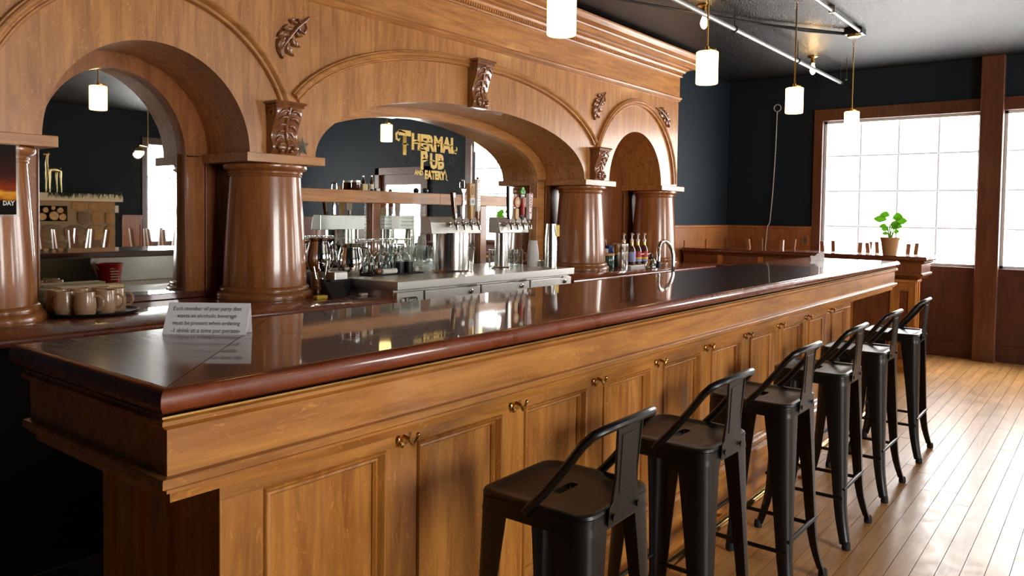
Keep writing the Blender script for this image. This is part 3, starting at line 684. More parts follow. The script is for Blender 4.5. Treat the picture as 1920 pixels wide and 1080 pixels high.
# metal star leaning on the cap
st = MB(); cx_, cz_, r1_, r2_ = 2.704, ZS + .0515, .060, .026; pts = []
for i in range(10):
    a_ = PI / 2 + i * PI / 5 + .12; r = r1_ if i % 2 == 0 else r2_; pts.append((cx_ + r * math.cos(a_) * .8, FY - .022 - .004 * math.sin(a_), cz_ + r * math.sin(a_)))
st.add(pts + [(cx_, FY - .040, cz_), (cx_, FY - .008, cz_)], [(i, (i + 1) % 10, 10) for i in range(10)] + [((i + 1) % 10, i, 11) for i in range(10)])
tag(st.build('metal_star', 'star_metal'), 'small weathered metal star beside a carved bracket on a column cap', 'star')
# poster fixed to the leftmost column
po = thing('poster', 'dark framed sunset poster hung on a column', 'poster', (1.10, 3.588, 1.43))
box('print', 'sunset', po, .95, 1.242, 3.588, 3.591, 1.432, 1.718)
box('frame', 'clear_plastic', po, .945, 1.256, 3.591, 3.597, 1.424, 1.722)
text('DAY', .026, 'paper', po, (1.192, 3.587, 1.470), bold=.0008, sx=.8)
MB().box(1.08, 1.10, 3.595, 3.600, 1.712, 1.737).box(1.08, 1.10, 3.598, 3.632, 1.728, 1.737).build('hanger', 'clear_plastic', po)

# ================================================================== KEG COOLER WITH BEER TOWERS
KX0, KX1, KZ = 3.058, 4.878, 1.064
kg = thing('keg_cooler', 'stainless steel three door keg cooler between the back counters', 'keg cooler', (3.95, 3.6, 0))
box('steel_top', 'steel', kg, KX0, KX1, CYF - .012, 4.02, 1.014, KZ, .004)
box('body', 'steel', kg, KX0 + .012, KX1 - .012, CYF + .04, 4.0, .06, 1.014)
box('plinth', 'dark_base', kg, KX0 + .03, KX1 - .03, CYF + .08, 3.98, 0, .06)
box('badge_panel', 'steel', kg, KX0 + .014, 3.287, CYF + .008, CYF + .04, .10, 1.000, .004)
for xa, xb in ((3.300, 3.803), (3.819, 4.336), (4.352, 4.862)):
    dr = box('door', 'steel', kg, xa, xb, CYF + .004, CYF + .04, .10, .998, .005)
    MB().lathe([(.016, 0), (.016, -.004), (.010, -.006), (.010, -.012), (.001, -.012)], (xb - .09, CYF + .004, .965), 16, 'Y').build('lock', 'steel_polished', dr, smooth=True)
    MB().box(xb - .125, xb - .045, CYF - .006, CYF + .006, .996, 1.008).build('hinge', 'steel_polished', dr)
bd = MB(); pts = []
for i in range(32):
    a_ = 2 * PI * i / 32; pts.append((3.168 + .048 * math.copysign(1, math.cos(a_)) + .022 * math.cos(a_), .952 + .022 * math.sin(a_)))
b1 = bd.prism(pts, 'Y', CYF + .004, CYF + .008).build('badge', 'white', kg)
pts2 = [(3.168 + (p[0] - 3.168) * .93, .952 + (p[1] - .952) * .82) for p in pts]
MB().prism(pts2, 'Y', CYF + .003, CYF + .0045).build('badge_field', 'ink', b1)
text('Kegco', .034, 'paper', b1, (3.182, CYF + .0025, .941), align='CENTER', bold=.001, sx=.95)
MB().lathe([(.012, 0), (.012, .001), (.001, .001)], (3.116, CYF + .002, .952), 14, 'Y').build('badge_emblem', 'paper', b1)

def tower(name, xc, yc, label, hw0, hw1, cr, handles):
    t = thing(name, label, 'beer tower', (xc, yc, KZ))
    MB().lathe([(cr + .022, KZ), (cr + .022, KZ + .008), (cr + .006, KZ + .014), (cr, KZ + .02), (cr, 1.332)], (xc, yc, 0), 40).build('column', 'brushed', t, smooth=True)
    hd = MB().prism([(yc - .060, 1.326), (yc + .05, 1.326), (yc + .05, 1.438), (yc - .030, 1.438), (yc - .046, 1.40)], 'X', hw0, hw1).build('tap_head', 'steel', t, bevel=.004)
    for (x, kind, zt) in handles:
        tp = MB(); yf = yc - .052
        tp.tube([(x, yf, 1.388), (x, yf - .045, 1.388), (x, yf - .062, 1.378), (x, yf - .068, 1.352)], [.011, .011, .010, .0075], 10)
        tp.lathe([(.018, 0), (.018, -.006), (.013, -.010)], (x, yf, 1.388), 14, 'Y'); tp.lathe([(.010, 1.385), (.012, 1.396), (.008, 1.404), (.007, 1.415), (.010, 1.420), (.006, 1.43)], (x, yf - .048, 0), 12)
        tp.build('tap', 'steel_polished', t, smooth=True)
        yh = yf - .048; z0 = 1.425; H = zt - z0
        def flat(prof, mat, th=.018, nm='tap_handle', par=t):     # (half width, fraction, x shift)
            rg = []
            for w_, u_, dx in prof: rg.append([(x + dx - w_, yh - th / 2, z0 + u_ * H), (x + dx + w_, yh - th / 2, z0 + u_ * H), (x + dx + w_, yh + th / 2, z0 + u_ * H), (x + dx - w_, yh + th / 2, z0 + u_ * H)])
            return MB().loft(rg).build(nm, mat, par, bevel=.003)
        if kind == 'bent':
            h = flat([(.008, 0, 0), (.013, .15, -.002), (.014, .45, -.010), (.013, .8, -.020), (.016, 1, -.022)], 'syrup', .026); h['label'] = 'curved dark wooden tap handle'
            flat([(.006, .2, -.002), (.007, .5, -.009), (.006, .8, -.017)], 'light_wood', .030, 'inlay', h)
        elif kind == 'wrench':
            h = flat([(.010, 0, 0), (.014, .10, 0), (.014, .32, 0), (.009, .40, 0), (.010, .65, 0), (.024, .74, 0), (.026, .78, 0)], 'steel_polished', .016); h['label'] = 'silver wrench shaped tap handle'
            for sg in (-1, 1): MB().tube([(x + sg * .020, yh, z0 + .74 * H), (x + sg * .025, yh, z0 + .86 * H), (x + sg * .020, yh, z0 + H)], .006, 8).build('jaw', 'steel_polished', h, smooth=True)
            MB().tube([(x - .02, yh, z0 + H), (x + .02, yh, z0 + H)], .006, 8).build('jaw', 'steel_polished', h, smooth=True)
            MB().lathe([(.016, 0), (.016, -.012), (.001, -.012)], (x, yh - .004, z0 + .42 * H), 16, 'Y').build('knob', 'steel', h)
        elif kind == 'wedge':
            h = flat([(.012, 0, 0), (.016, .3, 0), (.020, .62, 0), (.027, 1, 0)], 'light_wood', .034); h['label'] = 'wedge shaped wooden tap handle with pale blue patch'
            box('patch', 'white', h, x - .024, x + .024, yh - .022, yh - .010, z0 + .38 * H, z0 + .60 * H, .005)
            MB().lathe([(.012, 0), (.012, -.002), (.001, -.002)], (x, yh - .022, z0 + .49 * H), 14, 'Y').build('emblem', 'pale_blue', h)
            MB().tube([(x + .009 * math.sin(i / 12 * 2 * PI) * (1 - .4 * (i in (0, 12))), yh - .0175, z0 + .8 * H + .028 * math.cos(i / 12 * 2 * PI)) for i in range(12)], .0015, 5, closed=True).build('emblem', 'syrup', h)
        elif kind == 'paddle':
            h = flat([(.008, 0, 0), (.010, .14, 0), (.012, .20, 0)], 'carved', .02); h['label'] = 'tall white ribbed tap handle on a dark neck'
            flat([(.014, .18, 0), (.020, .25, 0), (.017, .95, -.004)], 'white', .022, 'paddle', h); MB().sphere((x - .004, yh, z0 + .975 * H), .010, 10, 8).build('finial', 'carved', h)
            for i in range(9): box('rib', 'steel', h, x - .012, x + .010, yh - .0125, yh - .010, z0 + (.32 + .065 * i) * H, z0 + (.345 + .065 * i) * H)
        elif kind == 'blade':
            h = flat([(.010, 0, 0), (.016, .1, 0), (.026, 1, 0)], 'steel', .020); h['label'] = 'tall plain black and silver tap handle'
            flat([(.004, 0, -.012), (.005, .1, -.018), (.008, 1, -.024)], 'black_plastic', .022, 'dark_edge', h)
        elif kind == 'round':
            h = flat([(.010, 0, 0), (.020, .05, 0), (.020, .42, 0), (.010, .45, 0)], 'light_wood', .022); h['label'] = 'tap handle with round orange sign over a wood block'
            MB().lathe([(.030, -.010), (.030, .008), (.001, .008)], (x, yh - .004, z0 + .70 * H), 20, 'Y', sy=1.25).build('sign', 'orange', h)
            MB().lathe([(.014, -.002), (.014, 0.0), (.001, 0)], (x, yh - .0135, z0 + .70 * H), 16, 'Y').build('sign_emblem', 'cream', h)
        elif kind == 'clover':
            h = flat([(.010, 0, 0), (.014, .05, 0), (.014, .10, 0)], 'ink', .02); h['label'] = 'tap handle with green clover top and red bottle'
            MB().lathe([(.014, z0 + .12 * H), (.017, z0 + .2 * H), (.017, z0 + .42 * H), (.009, z0 + .55 * H), (.008, z0 + .66 * H)], (x, yh, 0), 14).build('red_bottle', 'red', h, smooth=True)
            box('backing', 'black_plastic', h, x - .022, x + .022, yh, yh + .012, z0 + .10 * H, z0 + .74 * H); box('plate', 'white', h, x - .020, x + .020, yh - .008, yh + .006, z0 + .70 * H, z0 + .77 * H, .003)
            for dx, dz in ((-.012, .02), (.012, .02), (0, .04)): MB().lathe([(.015, -.008), (.015, .006), (.001, .006)], (x + dx, yh, z0 + .78 * H + dz - .004), 16, 'Y').build('clover_leaf', 'green', h)
        elif kind == 'script':
            h = flat([(.010, 0, 0), (.016, .08, 0), (.024, 1, .004)], 'paper', .030); h['label'] = 'white tapered tap handle with red script lettering'
            text('Coors', .062, 'red', h, (x + .013, yh - .0165, z0 + .18 * H), xdir=(.03, 0, 1), ydir=(-1, 0, 0), bold=.0008, shear=.3, sx=1.0)
    return t
tower('beer_tower', 3.845, 3.55, 'wide drum beer tower with four taps and a tall white handle', 3.60, 4.085, .122, [(3.772, 'bent', 1.60), (3.848, 'wrench', 1.685), (3.925, 'wedge', 1.665), (4.000, 'paddle', 1.71)])
tower('beer_tower', 4.350, 3.52, 'slim column beer tower whose handles carry a green clover and red script', 4.262, 4.60, .050, [(4.315, 'blade', 1.66), (4.390, 'round', 1.60), (4.462, 'clover', 1.66), (4.545, 'script', 1.615)])

# ------------------------------------------------------------------ glassware on the cooler
tag(box('bar_mat', 'black_rubber', None, 3.201, 3.66, 3.62, 3.86, KZ, KZ + .008, .003), 'black rubber bar mat under the upturned glasses', 'mat')
gz = KZ + .008
def stem_glass():
    g = thing('stemmed_glass', 'clear stemmed glass turned upside down on the bar mat', 'glass', (0, 0, 0), 'upturned stemmed glasses')
    MB().lathe([(r, h_ * 1.25) for r, h_ in ((.030, 0), (.036, .03), (.037, .06), (.028, .085), (.008, .10), (.005, .105), (.005, .160), (.010, .166), (.033, .172), (.033, .175), (.002, .175), (.002, .108), (.024, .085), (.034, .06), (.033, .03), (.028, 0))], seg=18, caps=False).build('bowl_and_foot', 'glass', g, smooth=True)
    return g
sg0 = stem_glass(); spots = []
for r in range(2):
    for k in range(5): spots.append((3.24 + .078 * k + .03 * r, 3.80 - .082 * r))
for i, (x, y) in enumerate(spots):
    if i == 0: sg0.location = (x, y, gz)
    else: dup(sg0, (x, y, gz))
def tumbler(name, label, r0, r1, h, mat='glass', group=None, handle=False):
    g = thing(name, label, 'glass', (0, 0, 0), group)
    MB().lathe([(.001, .006), (r0 - .003, .006), (r1 - .003, h), (r1, h), (r1 - .001, h * .6), (r0, .0), (.001, 0)], seg=18, caps=False).build('body', mat, g, smooth=True)
    if handle: MB().tube([(r0 + .0, 0, h * .8), (r0 + .025, 0, h * .8), (r0 + .034, 0, h * .6), (r0 + .03, 0, h * .32), (r0 + .0, 0, h * .22)], .0055, 8).build('handle', mat, g, smooth=True)
    return g
pg = tumbler('pint_glass', 'clear pint glass standing between the two beer towers', .032, .042, .145, group='pint glasses between the beer towers')
sp_ = [(4.06 + .088 * (k % 2) + .02 * (k // 2), 3.70 + .088 * (k // 2)) for k in range(6)]
for i, (x, y) in enumerate(sp_):
    if i == 0: pg.location = (x, y, KZ)
    else: dup(pg, (x, y, KZ))
mg = tumbler('glass_mug', 'clear handled glass mug beside the white cup stack', .036, .038, .125, group='handled glass mugs', handle=True)
for i, (x, y) in enumerate(((4.52, 3.66), (4.62, 3.66), (4.71, 3.64), (4.55, 3.76), (4.65, 3.75), (4.74, 3.73))):
    if i == 0: mg.location = (x, y, KZ); mg.rotation_euler.z = -1.3
    else: dup(mg, (x, y, KZ), -.5 if i in (2, 5) else -1.3)
# stacks of cups: tall clear ones, white paper ones, steel tumblers
def cup_stack(name, label, cat, x, y, z, r0, r1, hcup, n, step, mat, up=True):
    t = thing(name, label, cat, (x, y, z))
    for k in range(n):
        pr = [(r0, 0), (r1, hcup), (r1 + .0025, hcup), (r1 + .0025, hcup - .006), (r0 + .0015, -.001)]
        if up and k:                          # nested cups: only the band above the rim below shows
            rb = r1 - (r1 - r0) * (step + .004) / hcup; pr = [(rb, hcup - step - .004), (r1, hcup), (r1 + .0025, hcup), (r1 + .0025, hcup - .006)]
            MB().lathe([(r, z + h_ + k * step) for r, h_ in pr], (x, y, 0), 20, caps=False).build('cup', mat, t, smooth=True); continue
        if not up: pr = [(r, hcup - h_) for r, h_ in pr]
        MB().lathe([(r, z + h_ + k * step) for r, h_ in pr], (x, y, 0), 20, caps=False).lathe([(.0005, z + (0 if up else hcup) + k * step), (r0, z + (0 if up else hcup) + k * step)], (x, y, 0), 20, caps=False).build('cup', mat, t, smooth=True)
    return t
cup_stack('plastic_cup_stack', 'tall stack of clear plastic cups against the mirror post', 'cup stack', 3.80, 3.93, KZ, .030, .046, .13, 14, .026, 'clear_plastic')
cup_stack('plastic_cup_stack', 'stack of clear plastic cups behind the wide beer tower', 'cup stack', 3.93, 3.95, KZ, .030, .046, .13, 13, .026, 'clear_plastic')
cup_stack('paper_cup_stack', 'stack of upturned white paper cups on the steel cooler top', 'cup stack', 4.735, 3.52, KZ, .030, .043, .11, 9, .011, 'white', up=False)
cup_stack('steel_tumbler_stack', 'tall stack of steel mixing tumblers at the end of the cooler', 'cup stack', 4.745, 3.36, KZ, .034, .045, .16, 5, .042, 'brushed', up=False)
tn = box('yellow_note', 'yellow', None, 4.748, 4.785, 3.311, 3.315, 1.30, 1.385); tag(tn, 'yellow paper note stuck on the steel tumbler stack', 'note')
b_ = MB().lathe([(.001, 0), (.03, 0), (.048, .02), (.052, .045), (.049, .045), (.044, .022), (.001, .006)], (4.815, 3.46, KZ), 24, caps=False).build('steel_bowl', 'steel_polished', None, smooth=True); tag(b_, 'small polished steel bowl beside the tumbler stack', 'bowl')
for i, (x, y) in enumerate(((3.46, 3.645), (3.545, 3.65))):
    j = thing('jar', 'small dark jar with clear domed lid, ' + ('beside the rolled towel' if i == 0 else 'beside the white ball cup'), 'jar', (x, y, gz), 'dark jars on the bar mat')
    MB().lathe([(.028, gz), (.030, gz + .01), (.030, gz + .07), (.024, gz + .078)], (x, y, 0), 18).build('body', 'black_plastic', j, smooth=True)
    MB().lathe([(.031, gz + .07), (.031, gz + .088), (.024, gz + .102), (.010, gz + .108), (.001, gz + .109)], (x, y, 0), 18, caps=False).build('lid', 'clear_plastic', j, smooth=True)
tw = MB(); tw.tube([(3.30, 3.635, gz + .018), (3.42, 3.635, gz + .018)], .017, 12); tag(tw.build('rolled_towel', 'white', None, smooth=True), 'rolled white bar towel on the mat edge', 'towel')
lm = MB().sphere((3.272, 3.64, gz + .021), .021, 14, 10); tag(lm.build('brown_ball', 'carved', None, smooth=True), 'small brown ball beside the rolled towel', 'ball')
sh = MB().sphere((3.625, 3.66, gz + .02), .02, 14, 10); tag(sh.build('white_egg_cup', 'white', None, smooth=True), 'small white ball cup at the end of the mat', 'cup')
# cocktail pitchers, shaker
def pitcher(x, y, z, s, label, rz):
    t = thing('steel_pitcher', label, 'pitcher', (x, y, z)); 
    MB().lathe([(.001, 0), (.055, 0), (.076, .03), (.084, .07), (.080, .12), (.068, .165), (.066, .185), (.078, .205), (.075, .206), (.063, .186), (.064, .165), (.074, .12), (.001, .06)], seg=30, caps=False).build('body', 'steel_polished', None, smooth=True)
    b = bpy.context.scene.collection.objects[-1]
    b.parent = t
    h = MB().tube([(.066, 0, .185), (.105, 0, .18), (.125, 0, .14), (.118, 0, .09), (.084, 0, .06)], [.007, .008, .008, .008, .006], 10).build('handle', 'steel_polished', None, smooth=True); h.parent = t
    sp__ = MB().loft([[(-.060, -.02, .19), (-.060, .02, .19), (-.064, 0, .16)], [(-.100, -.006, .212), (-.100, .006, .212), (-.098, 0, .204)]]).build('spout', 'steel_polished', None, smooth=True); sp__.parent = t
    t.scale = (s, s, s); t.rotation_euler.z = rz
    return t
pitcher(2.975, 3.83, CZ + .125, 1.0, 'polished steel water pitcher behind the black caddy', 1.9)
pitcher(3.135, 3.74, KZ, .97, 'polished steel water pitcher at the corner of the keg cooler', -.9)
stand = MB().lathe([(.057, CZ), (.057, CZ + .125)], (2.975, 3.83, 0), 24); tag(stand.build('pitcher_stand', 'steel', None, smooth=True), 'round steel stand under the rear water pitcher', 'stand')
cs = MB().lathe([(.001, 0), (.04, 0), (.044, .05), (.052, .16), (.049, .16), (.040, .05), (.001, .006)], (4.075, 3.60, KZ), 24, caps=False).build('copper_mixing_tin', 'steel_polished', None, smooth=True); tag(cs, 'polished mixing tin between the beer towers', 'tin')

# ------------------------------------------------------------------ left counter things
ty = 3.765; tx = 1.622
tr = MB().lathe([(.001, CZ), (.19, CZ), (.21, CZ + .006), (.216, CZ + .016), (.212, CZ + .016), (.205, CZ + .008), (.001, CZ + .004)], (tx, ty, 0), 48, sx=.903, sy=.81, caps=False); tag(tr.build('serving_tray', 'black_plastic', None, smooth=True), 'black oval serving tray holding tan mugs', 'tray')
def make_mug():
    m = thing('mug', 'tan glazed coffee mug standing on the black tray', 'mug', (0, 0, 0), 'tan mugs on the tray')
    MB().lathe([(.001, 0), (.034, 0), (.043, .012), (.046, .03), (.0455, .055), (.042, .085), (.0385, .108), (.036, .108), (.039, .08), (.042, .04), (.001, .012)], seg=28, caps=False).build('body', 'mug', m, smooth=True)
    MB().tube([(.040, 0, .088), (.060, 0, .088), (.076, 0, .070), (.076, 0, .046), (.062, 0, .030), (.042, 0, .028)], .0058, 10).build('handle', 'mug', m, smooth=True)
    return m
mug0 = make_mug(); hz_ = CZ + .006
ML = ['beside the column foot', 'at the front edge of the first pair', 'in the middle of the front row', 'at the tray end by the mirror frame', 'behind the front pair', 'behind the end mug', 'at the back beside the plastic bag']
for i, (x, y, rz) in enumerate(((1.490, 3.752, 2.0), (1.540, 3.662, -.75), (1.640, 3.685, -.7), (1.715, 3.750, -.7), (1.597, 3.850, 1.7), (1.693, 3.853, 1.0), (1.500, 3.862, .9))):
    if i == 0: mug0.location = (x, y, hz_); mug0.rotation_euler.z = rz; mug0['label'] = 'tan glazed coffee mug on the tray, ' + ML[0]
    else: dup(mug0, (x, y, hz_), rz, 'tan glazed coffee mug on the tray, ' + ML[i])
cbd = box('cutting_board', 'tan', None, 1.56, 1.86, 3.97, 4.06, CZ, CZ + .11, .004); tag(cbd, 'pale tan box lying against the mirror behind the mugs', 'box')
bg = MB(); rr = random.Random(5)
rings = []
for i in range(9):
    a_ = PI * i / 8; ring = []
    for j in range(14):
        q = 2 * PI * j / 14; r = .05 * math.sin(a_) * (1 + .25 * rr.uniform(-1, 1)) + .001; ring.append((1.485 + r * math.cos(q), 3.985 + r * math.sin(q) * .7, CZ + .055 - .055 * math.cos(a_) * (1 + .05 * rr.uniform(-1, 1))))
    rings.append(ring)
bg.loft(rings); tag(bg.build('plastic_bag', 'clear_plastic'), 'crumpled clear plastic bag between the column and the mugs', 'bag')
# right of the second column: utensil cup, caddy, order pad, sponge, cloth
u = thing('utensil_cup', 'steel cup of bar tools beside the column foot', 'utensil cup', (2.848, 3.66, CZ))
MB().lathe([(.030, CZ), (.034, CZ + .10), (.032, CZ + .10), (.028, CZ + .004)], (2.848, 3.66, 0), 20, caps=False).build('cup', 'steel_polished', u, smooth=True)
for k in range(5): MB().tube([(2.848 + .010 * math.cos(k * 1.3), 3.66 + .010 * math.sin(k * 1.3), CZ + .01), (2.848 + .042 * math.cos(k * 1.3), 3.66 + .04 * math.sin(k * 1.3), CZ + .19 - .01 * k)], [.004, .005], 7).build('tool', 'steel_polished', u, smooth=True)
c = thing('napkin_caddy', 'black caddy with a steel napkin holder in front of the pitchers', 'caddy', (2.93, 3.66, CZ))
box('tray', 'black_plastic', c, 2.892, 3.035, 3.62, 3.73, CZ, CZ + .09, .004); box('napkin_holder', 'steel', c, 2.93, 3.028, 3.635, 3.72, CZ + .02, CZ + .135, .006)
op = MB().prism([(3.50, CZ), (3.60, CZ), (3.60, CZ + .012), (3.575, CZ + .085), (3.565, CZ + .088)], 'X', 2.80, 2.92); tag(op.build('tablet_stand', 'black_plastic', None, bevel=.003), 'black sloped tablet stand on the counter edge', 'stand')
sp1 = box('sponge', 'yellow', None, 2.70, 2.775, 3.50, 3.54, CZ, CZ + .02, .005); tag(sp1, 'yellow sponge at the foot of the column', 'sponge')
kf = thing('bar_knife', 'white handled knife lying beside the tablet stand', 'knife', (3.0, 3.50, CZ))
box('handle', 'white', kf, 2.99, 3.045, 3.47, 3.495, CZ, CZ + .016, .005); MB().prism([(2.90, 3.478), (2.99, 3.476), (2.99, 3.492), (2.90, 3.486)], 'Z', CZ + .004, CZ + .008).build('blade', 'steel_polished', kf)
# bottles standing on the mirror rail
def bottle(x, y, z, s, mat, label, capmat='black_plastic', lab=None):
    t = thing('bottle', label, 'bottle', (x, y, z))
    MB().lathe([(r * s, z + h_ * s) for r, h_ in ((.001, 0), (.034, 0), (.036, .01), (.036, .13), (.030, .16), (.014, .19), (.012, .235))], (x, y, 0), 18).build('body', mat, t, smooth=True)
    MB().lathe([(.014 * s, z + .232 * s), (.014 * s, z + .255 * s)], (x, y, 0), 14).build('cap', capmat, t, smooth=True)
    if lab: MB().lathe([(.0365 * s, z + .03 * s), (.0365 * s, z + .11 * s)], (x, y, 0), 18, caps=False).build('paper_label', lab, t, smooth=True)
    return t
jz = 1.610
j = thing('jar', 'dark glass jar with steel lid on the mirror rail', 'jar', (3.46, 4.075, jz))
MB().lathe([(.030, jz), (.032, jz + .005), (.032, jz + .05), (.028, jz + .055)], (3.46, 4.075, 0), 18).build('body', 'syrup', j, smooth=True); MB().lathe([(.030, jz + .052), (.030, jz + .066)], (3.46, 4.075, 0), 18).build('lid', 'steel', j)
tag(box('small_carton', 'tan', None, 3.50, 3.545, 4.05, 4.10, jz, jz + .045, .002), 'small tan carton on the mirror rail', 'carton')
bottle(3.60, 4.075, jz, .42, 'syrup', 'small amber bottle on the mirror rail', 'steel', 'cream')
tag(MB().sphere((4.12, 4.07, jz + .018), .022, 14, 10).build('lime', 'dark_green', None, smooth=True), 'green lime resting on the mirror rail', 'lime')

# ------------------------------------------------------------------ right counter things
bottle(6.57, 3.995, CZ, 1.0, 'syrup', 'dark wine bottle behind the blue carton', 'carved')
tag(box('blue_carton', 'blue', None, 6.44, 6.54, 3.875, 3.945, CZ, CZ + .20, .004), 'blue carton behind the green canister', 'carton')
gc = thing('green_canister', 'dark green ceramic canister with a wooden lid', 'canister', (6.212, 3.75, CZ))
MB().lathe([(.060, CZ), (.066, CZ + .01), (.066, CZ + .115), (.063, CZ + .12)], (6.212, 3.75, 0), 28).build('body', 'dark_green', gc, smooth=True); MB().lathe([(.068, CZ + .12), (.068, CZ + .135), (.064, CZ + .139)], (6.212, 3.75, 0), 28).build('lid', 'light_wood', gc, smooth=True)
tag(MB().lathe([(.04, CZ), (.045, CZ + .17), (.04, CZ + .175)], (6.32, 3.86, 0), 20).build('white_tub', 'white', None, smooth=True), 'small white tub behind the green canister', 'tub')
cn = thing('steel_canister', 'tall brushed steel canister beside the syrup bottles', 'canister', (6.365, 3.70, CZ))
MB().lathe([(.070, CZ), (.072, CZ + .006), (.072, CZ + .150)], (6.365, 3.70, 0), 32).build('body', 'brushed', cn, smooth=True); MB().lathe([(.072, CZ + .152), (.074, CZ + .156), (.074, CZ + .225), (.070, CZ + .23), (.064, CZ + .222)], (6.365, 3.70, 0), 32).build('collar', 'brushed', cn, smooth=True)
tag(box('syrup_tray', 'white', None, 6.50, 6.98, 3.66, 3.84, CZ, CZ + .012, .004), 'white tray under the pump syrup bottles', 'tray')
def syrup(x, y, lab, label, txt=None, band='pale_blue'):
    z = CZ + .012; t = thing('syrup_bottle', label, 'bottle', (x, y, z))
    MB().lathe([(.001, z), (.038, z), (.039, z + .008), (.039, z + .135), (.032, z + .16), (.016, z + .19), (.015, z + .225)], (x, y, 0), 20).build('body', 'syrup', t, smooth=True)
    MB().lathe([(.0395, z + .05), (.0395, z + .128)], (x, y, 0), 24, caps=False).build('paper_label', lab, t, smooth=True)
    MB().lathe([(.0397, z + .03), (.0397, z + .052)], (x, y, 0), 24, caps=False).build('label_band', band, t, smooth=True)
    MB().lathe([(.0398, z + .054), (.0398, z + .072)], (x, y, 0), 24, caps=False).build('label_band', 'yellow' if txt else band, t, smooth=True)
    MB().lathe([(.0165, z + .165), (.0168, z + .225)], (x, y, 0), 16, caps=False).build('neck_foil', 'brass', t, smooth=True)
    p = MB().lathe([(.018, z + .222), (.019, z + .245), (.008, z + .252), (.006, z + .30)], (x, y, 0), 14)
    p.tube([(x + .010, y + .01, z + .303), (x - .008, y - .010, z + .306), (x - .030, y - .034, z + .298)], [.010, .008, .006], 8); p.build('pump', 'white', t, smooth=True)
    if txt: text(txt, .024, 'paper', t, (x - .019, y - .0425, z + .092), xdir=(.94, -.12, .12), ydir=(0, 0, 1), bold=.0006, shear=.2)
    return t
syrup(6.56, 3.78, 'pink', 'pump syrup bottle with a pink label, at the back of the tray', band='red')
syrup(6.665, 3.75, 'pale_blue', 'pump syrup bottle with a plain lavender label')
syrup(6.775, 3.745, 'red', 'pump syrup bottle with red label and white script, beside the lavender one', 'Torani')
syrup(6.890, 3.735, 'red', 'pump syrup bottle with red label and white script, last on the tray', 'Torani')
# under-bar sink with gooseneck faucet, drainboard, bucket, screen (behind the bar)
sk = thing('bar_sink', 'stainless steel under-bar sink with splash back behind the bar', 'sink', (4.6, 2.35, 0))
box('basin', 'steel', sk, 2.60, 6.0, 2.11, 2.62, .72, .90, .006)
for x in (2.66, 3.7, 4.8, 5.94): box('leg', 'steel', sk, x - .02, x + .02, 2.54, 2.58, 0, .72)
box('splash_back', 'steel', sk, 2.60, 5.25, 2.11, 2.15, .90, 1.088, .004)
box('drain_ledge', 'steel', sk, 3.62, 4.05, 2.15, 2.50, .985, 1.0, .003)
fc = thing('faucet', 'chrome gooseneck faucet rising behind the bar', 'faucet', (4.80, 2.38, .90))
arc = [(4.80, 2.38, .90), (4.80, 2.38, 1.20)] + [(4.80 - .105 * (1 - math.cos(PI * i / 12)), 2.38 + .02 * math.sin(PI * i / 12), 1.20 + .095 * math.sin(PI * i / 12)) for i in range(1, 13)] + [(4.588, 2.38, 1.165)]
MB().tube(arc, .012, 12).build('spout', 'steel_polished', fc, smooth=True)
MB().lathe([(.022, .90), (.022, .96), (.014, .965)], (4.80, 2.38, 0), 16).build('base', 'black_plastic', fc)
MB().tube([(4.588, 2.38, 1.165), (4.588, 2.38, 1.12)], .016, 12).build('nozzle', 'black_plastic', fc, smooth=True)
rs = thing('juice_press', 'chrome domed citrus press with a black knob on the counter', 'press', (6.45, 3.42, CZ))
MB().lathe([(.062, CZ), (.064, CZ + .02), (.055, CZ + .05), (.040, CZ + .075), (.030, CZ + .09)], (6.45, 3.42, 0), 24).build('dome', 'steel_polished', rs, smooth=True); MB().lathe([(.03, CZ + .09), (.03, CZ + .105), (.016, CZ + .11), (.014, CZ + .14)], (6.45, 3.42, 0), 16).build('knob', 'black_plastic', rs, smooth=True)
bk = thing('red_bucket', 'small red sanitizer bucket with printed text on the sink ledge behind the bar', 'bucket', (2.67, 2.30, .90))
MB().lathe([(.001, .90), (.070, .90), (.090, 1.045), (.095, 1.045), (.095, 1.055), (.087, 1.055), (.066, .91), (.001, .91)], (2.67, 2.30, 0), 32, caps=False).build('pail', 'red', bk, smooth=True)
MB().tube([(2.67 + .094 * math.cos(PI * i / 10), 2.30 + .04 * math.sin(PI * i / 10) + .0, 1.04 - .07 * math.sin(PI * i / 10)) for i in range(11)], .002, 6).build('wire_handle', 'steel', bk)
for k in range(5): box('printed_line', 'paper', bk, 2.64, 2.64 + (.06 if k != 4 else .035), 2.381 - .012 + .004 * (4 - k) * .2 + .012, 2.383 + .004 * (4 - k) * .2 + .003, .935 + .02 * k, .942 + .02 * k)
ps = thing('register_screen', 'dark tilted register screen on the ledge behind the bar', 'screen', (2.35, 2.26, .90))
MB().prism([(2.16, .90), (2.42, .90), (2.40, .925), (2.20, 1.09), (2.17, 1.10)], 'X', 2.12, 2.56).build('case', 'black_plastic', ps, bevel=.004)
box('shelf_stand', 'dark_base', ps, 2.10, 2.58, 2.11, 2.44, 0, .90)
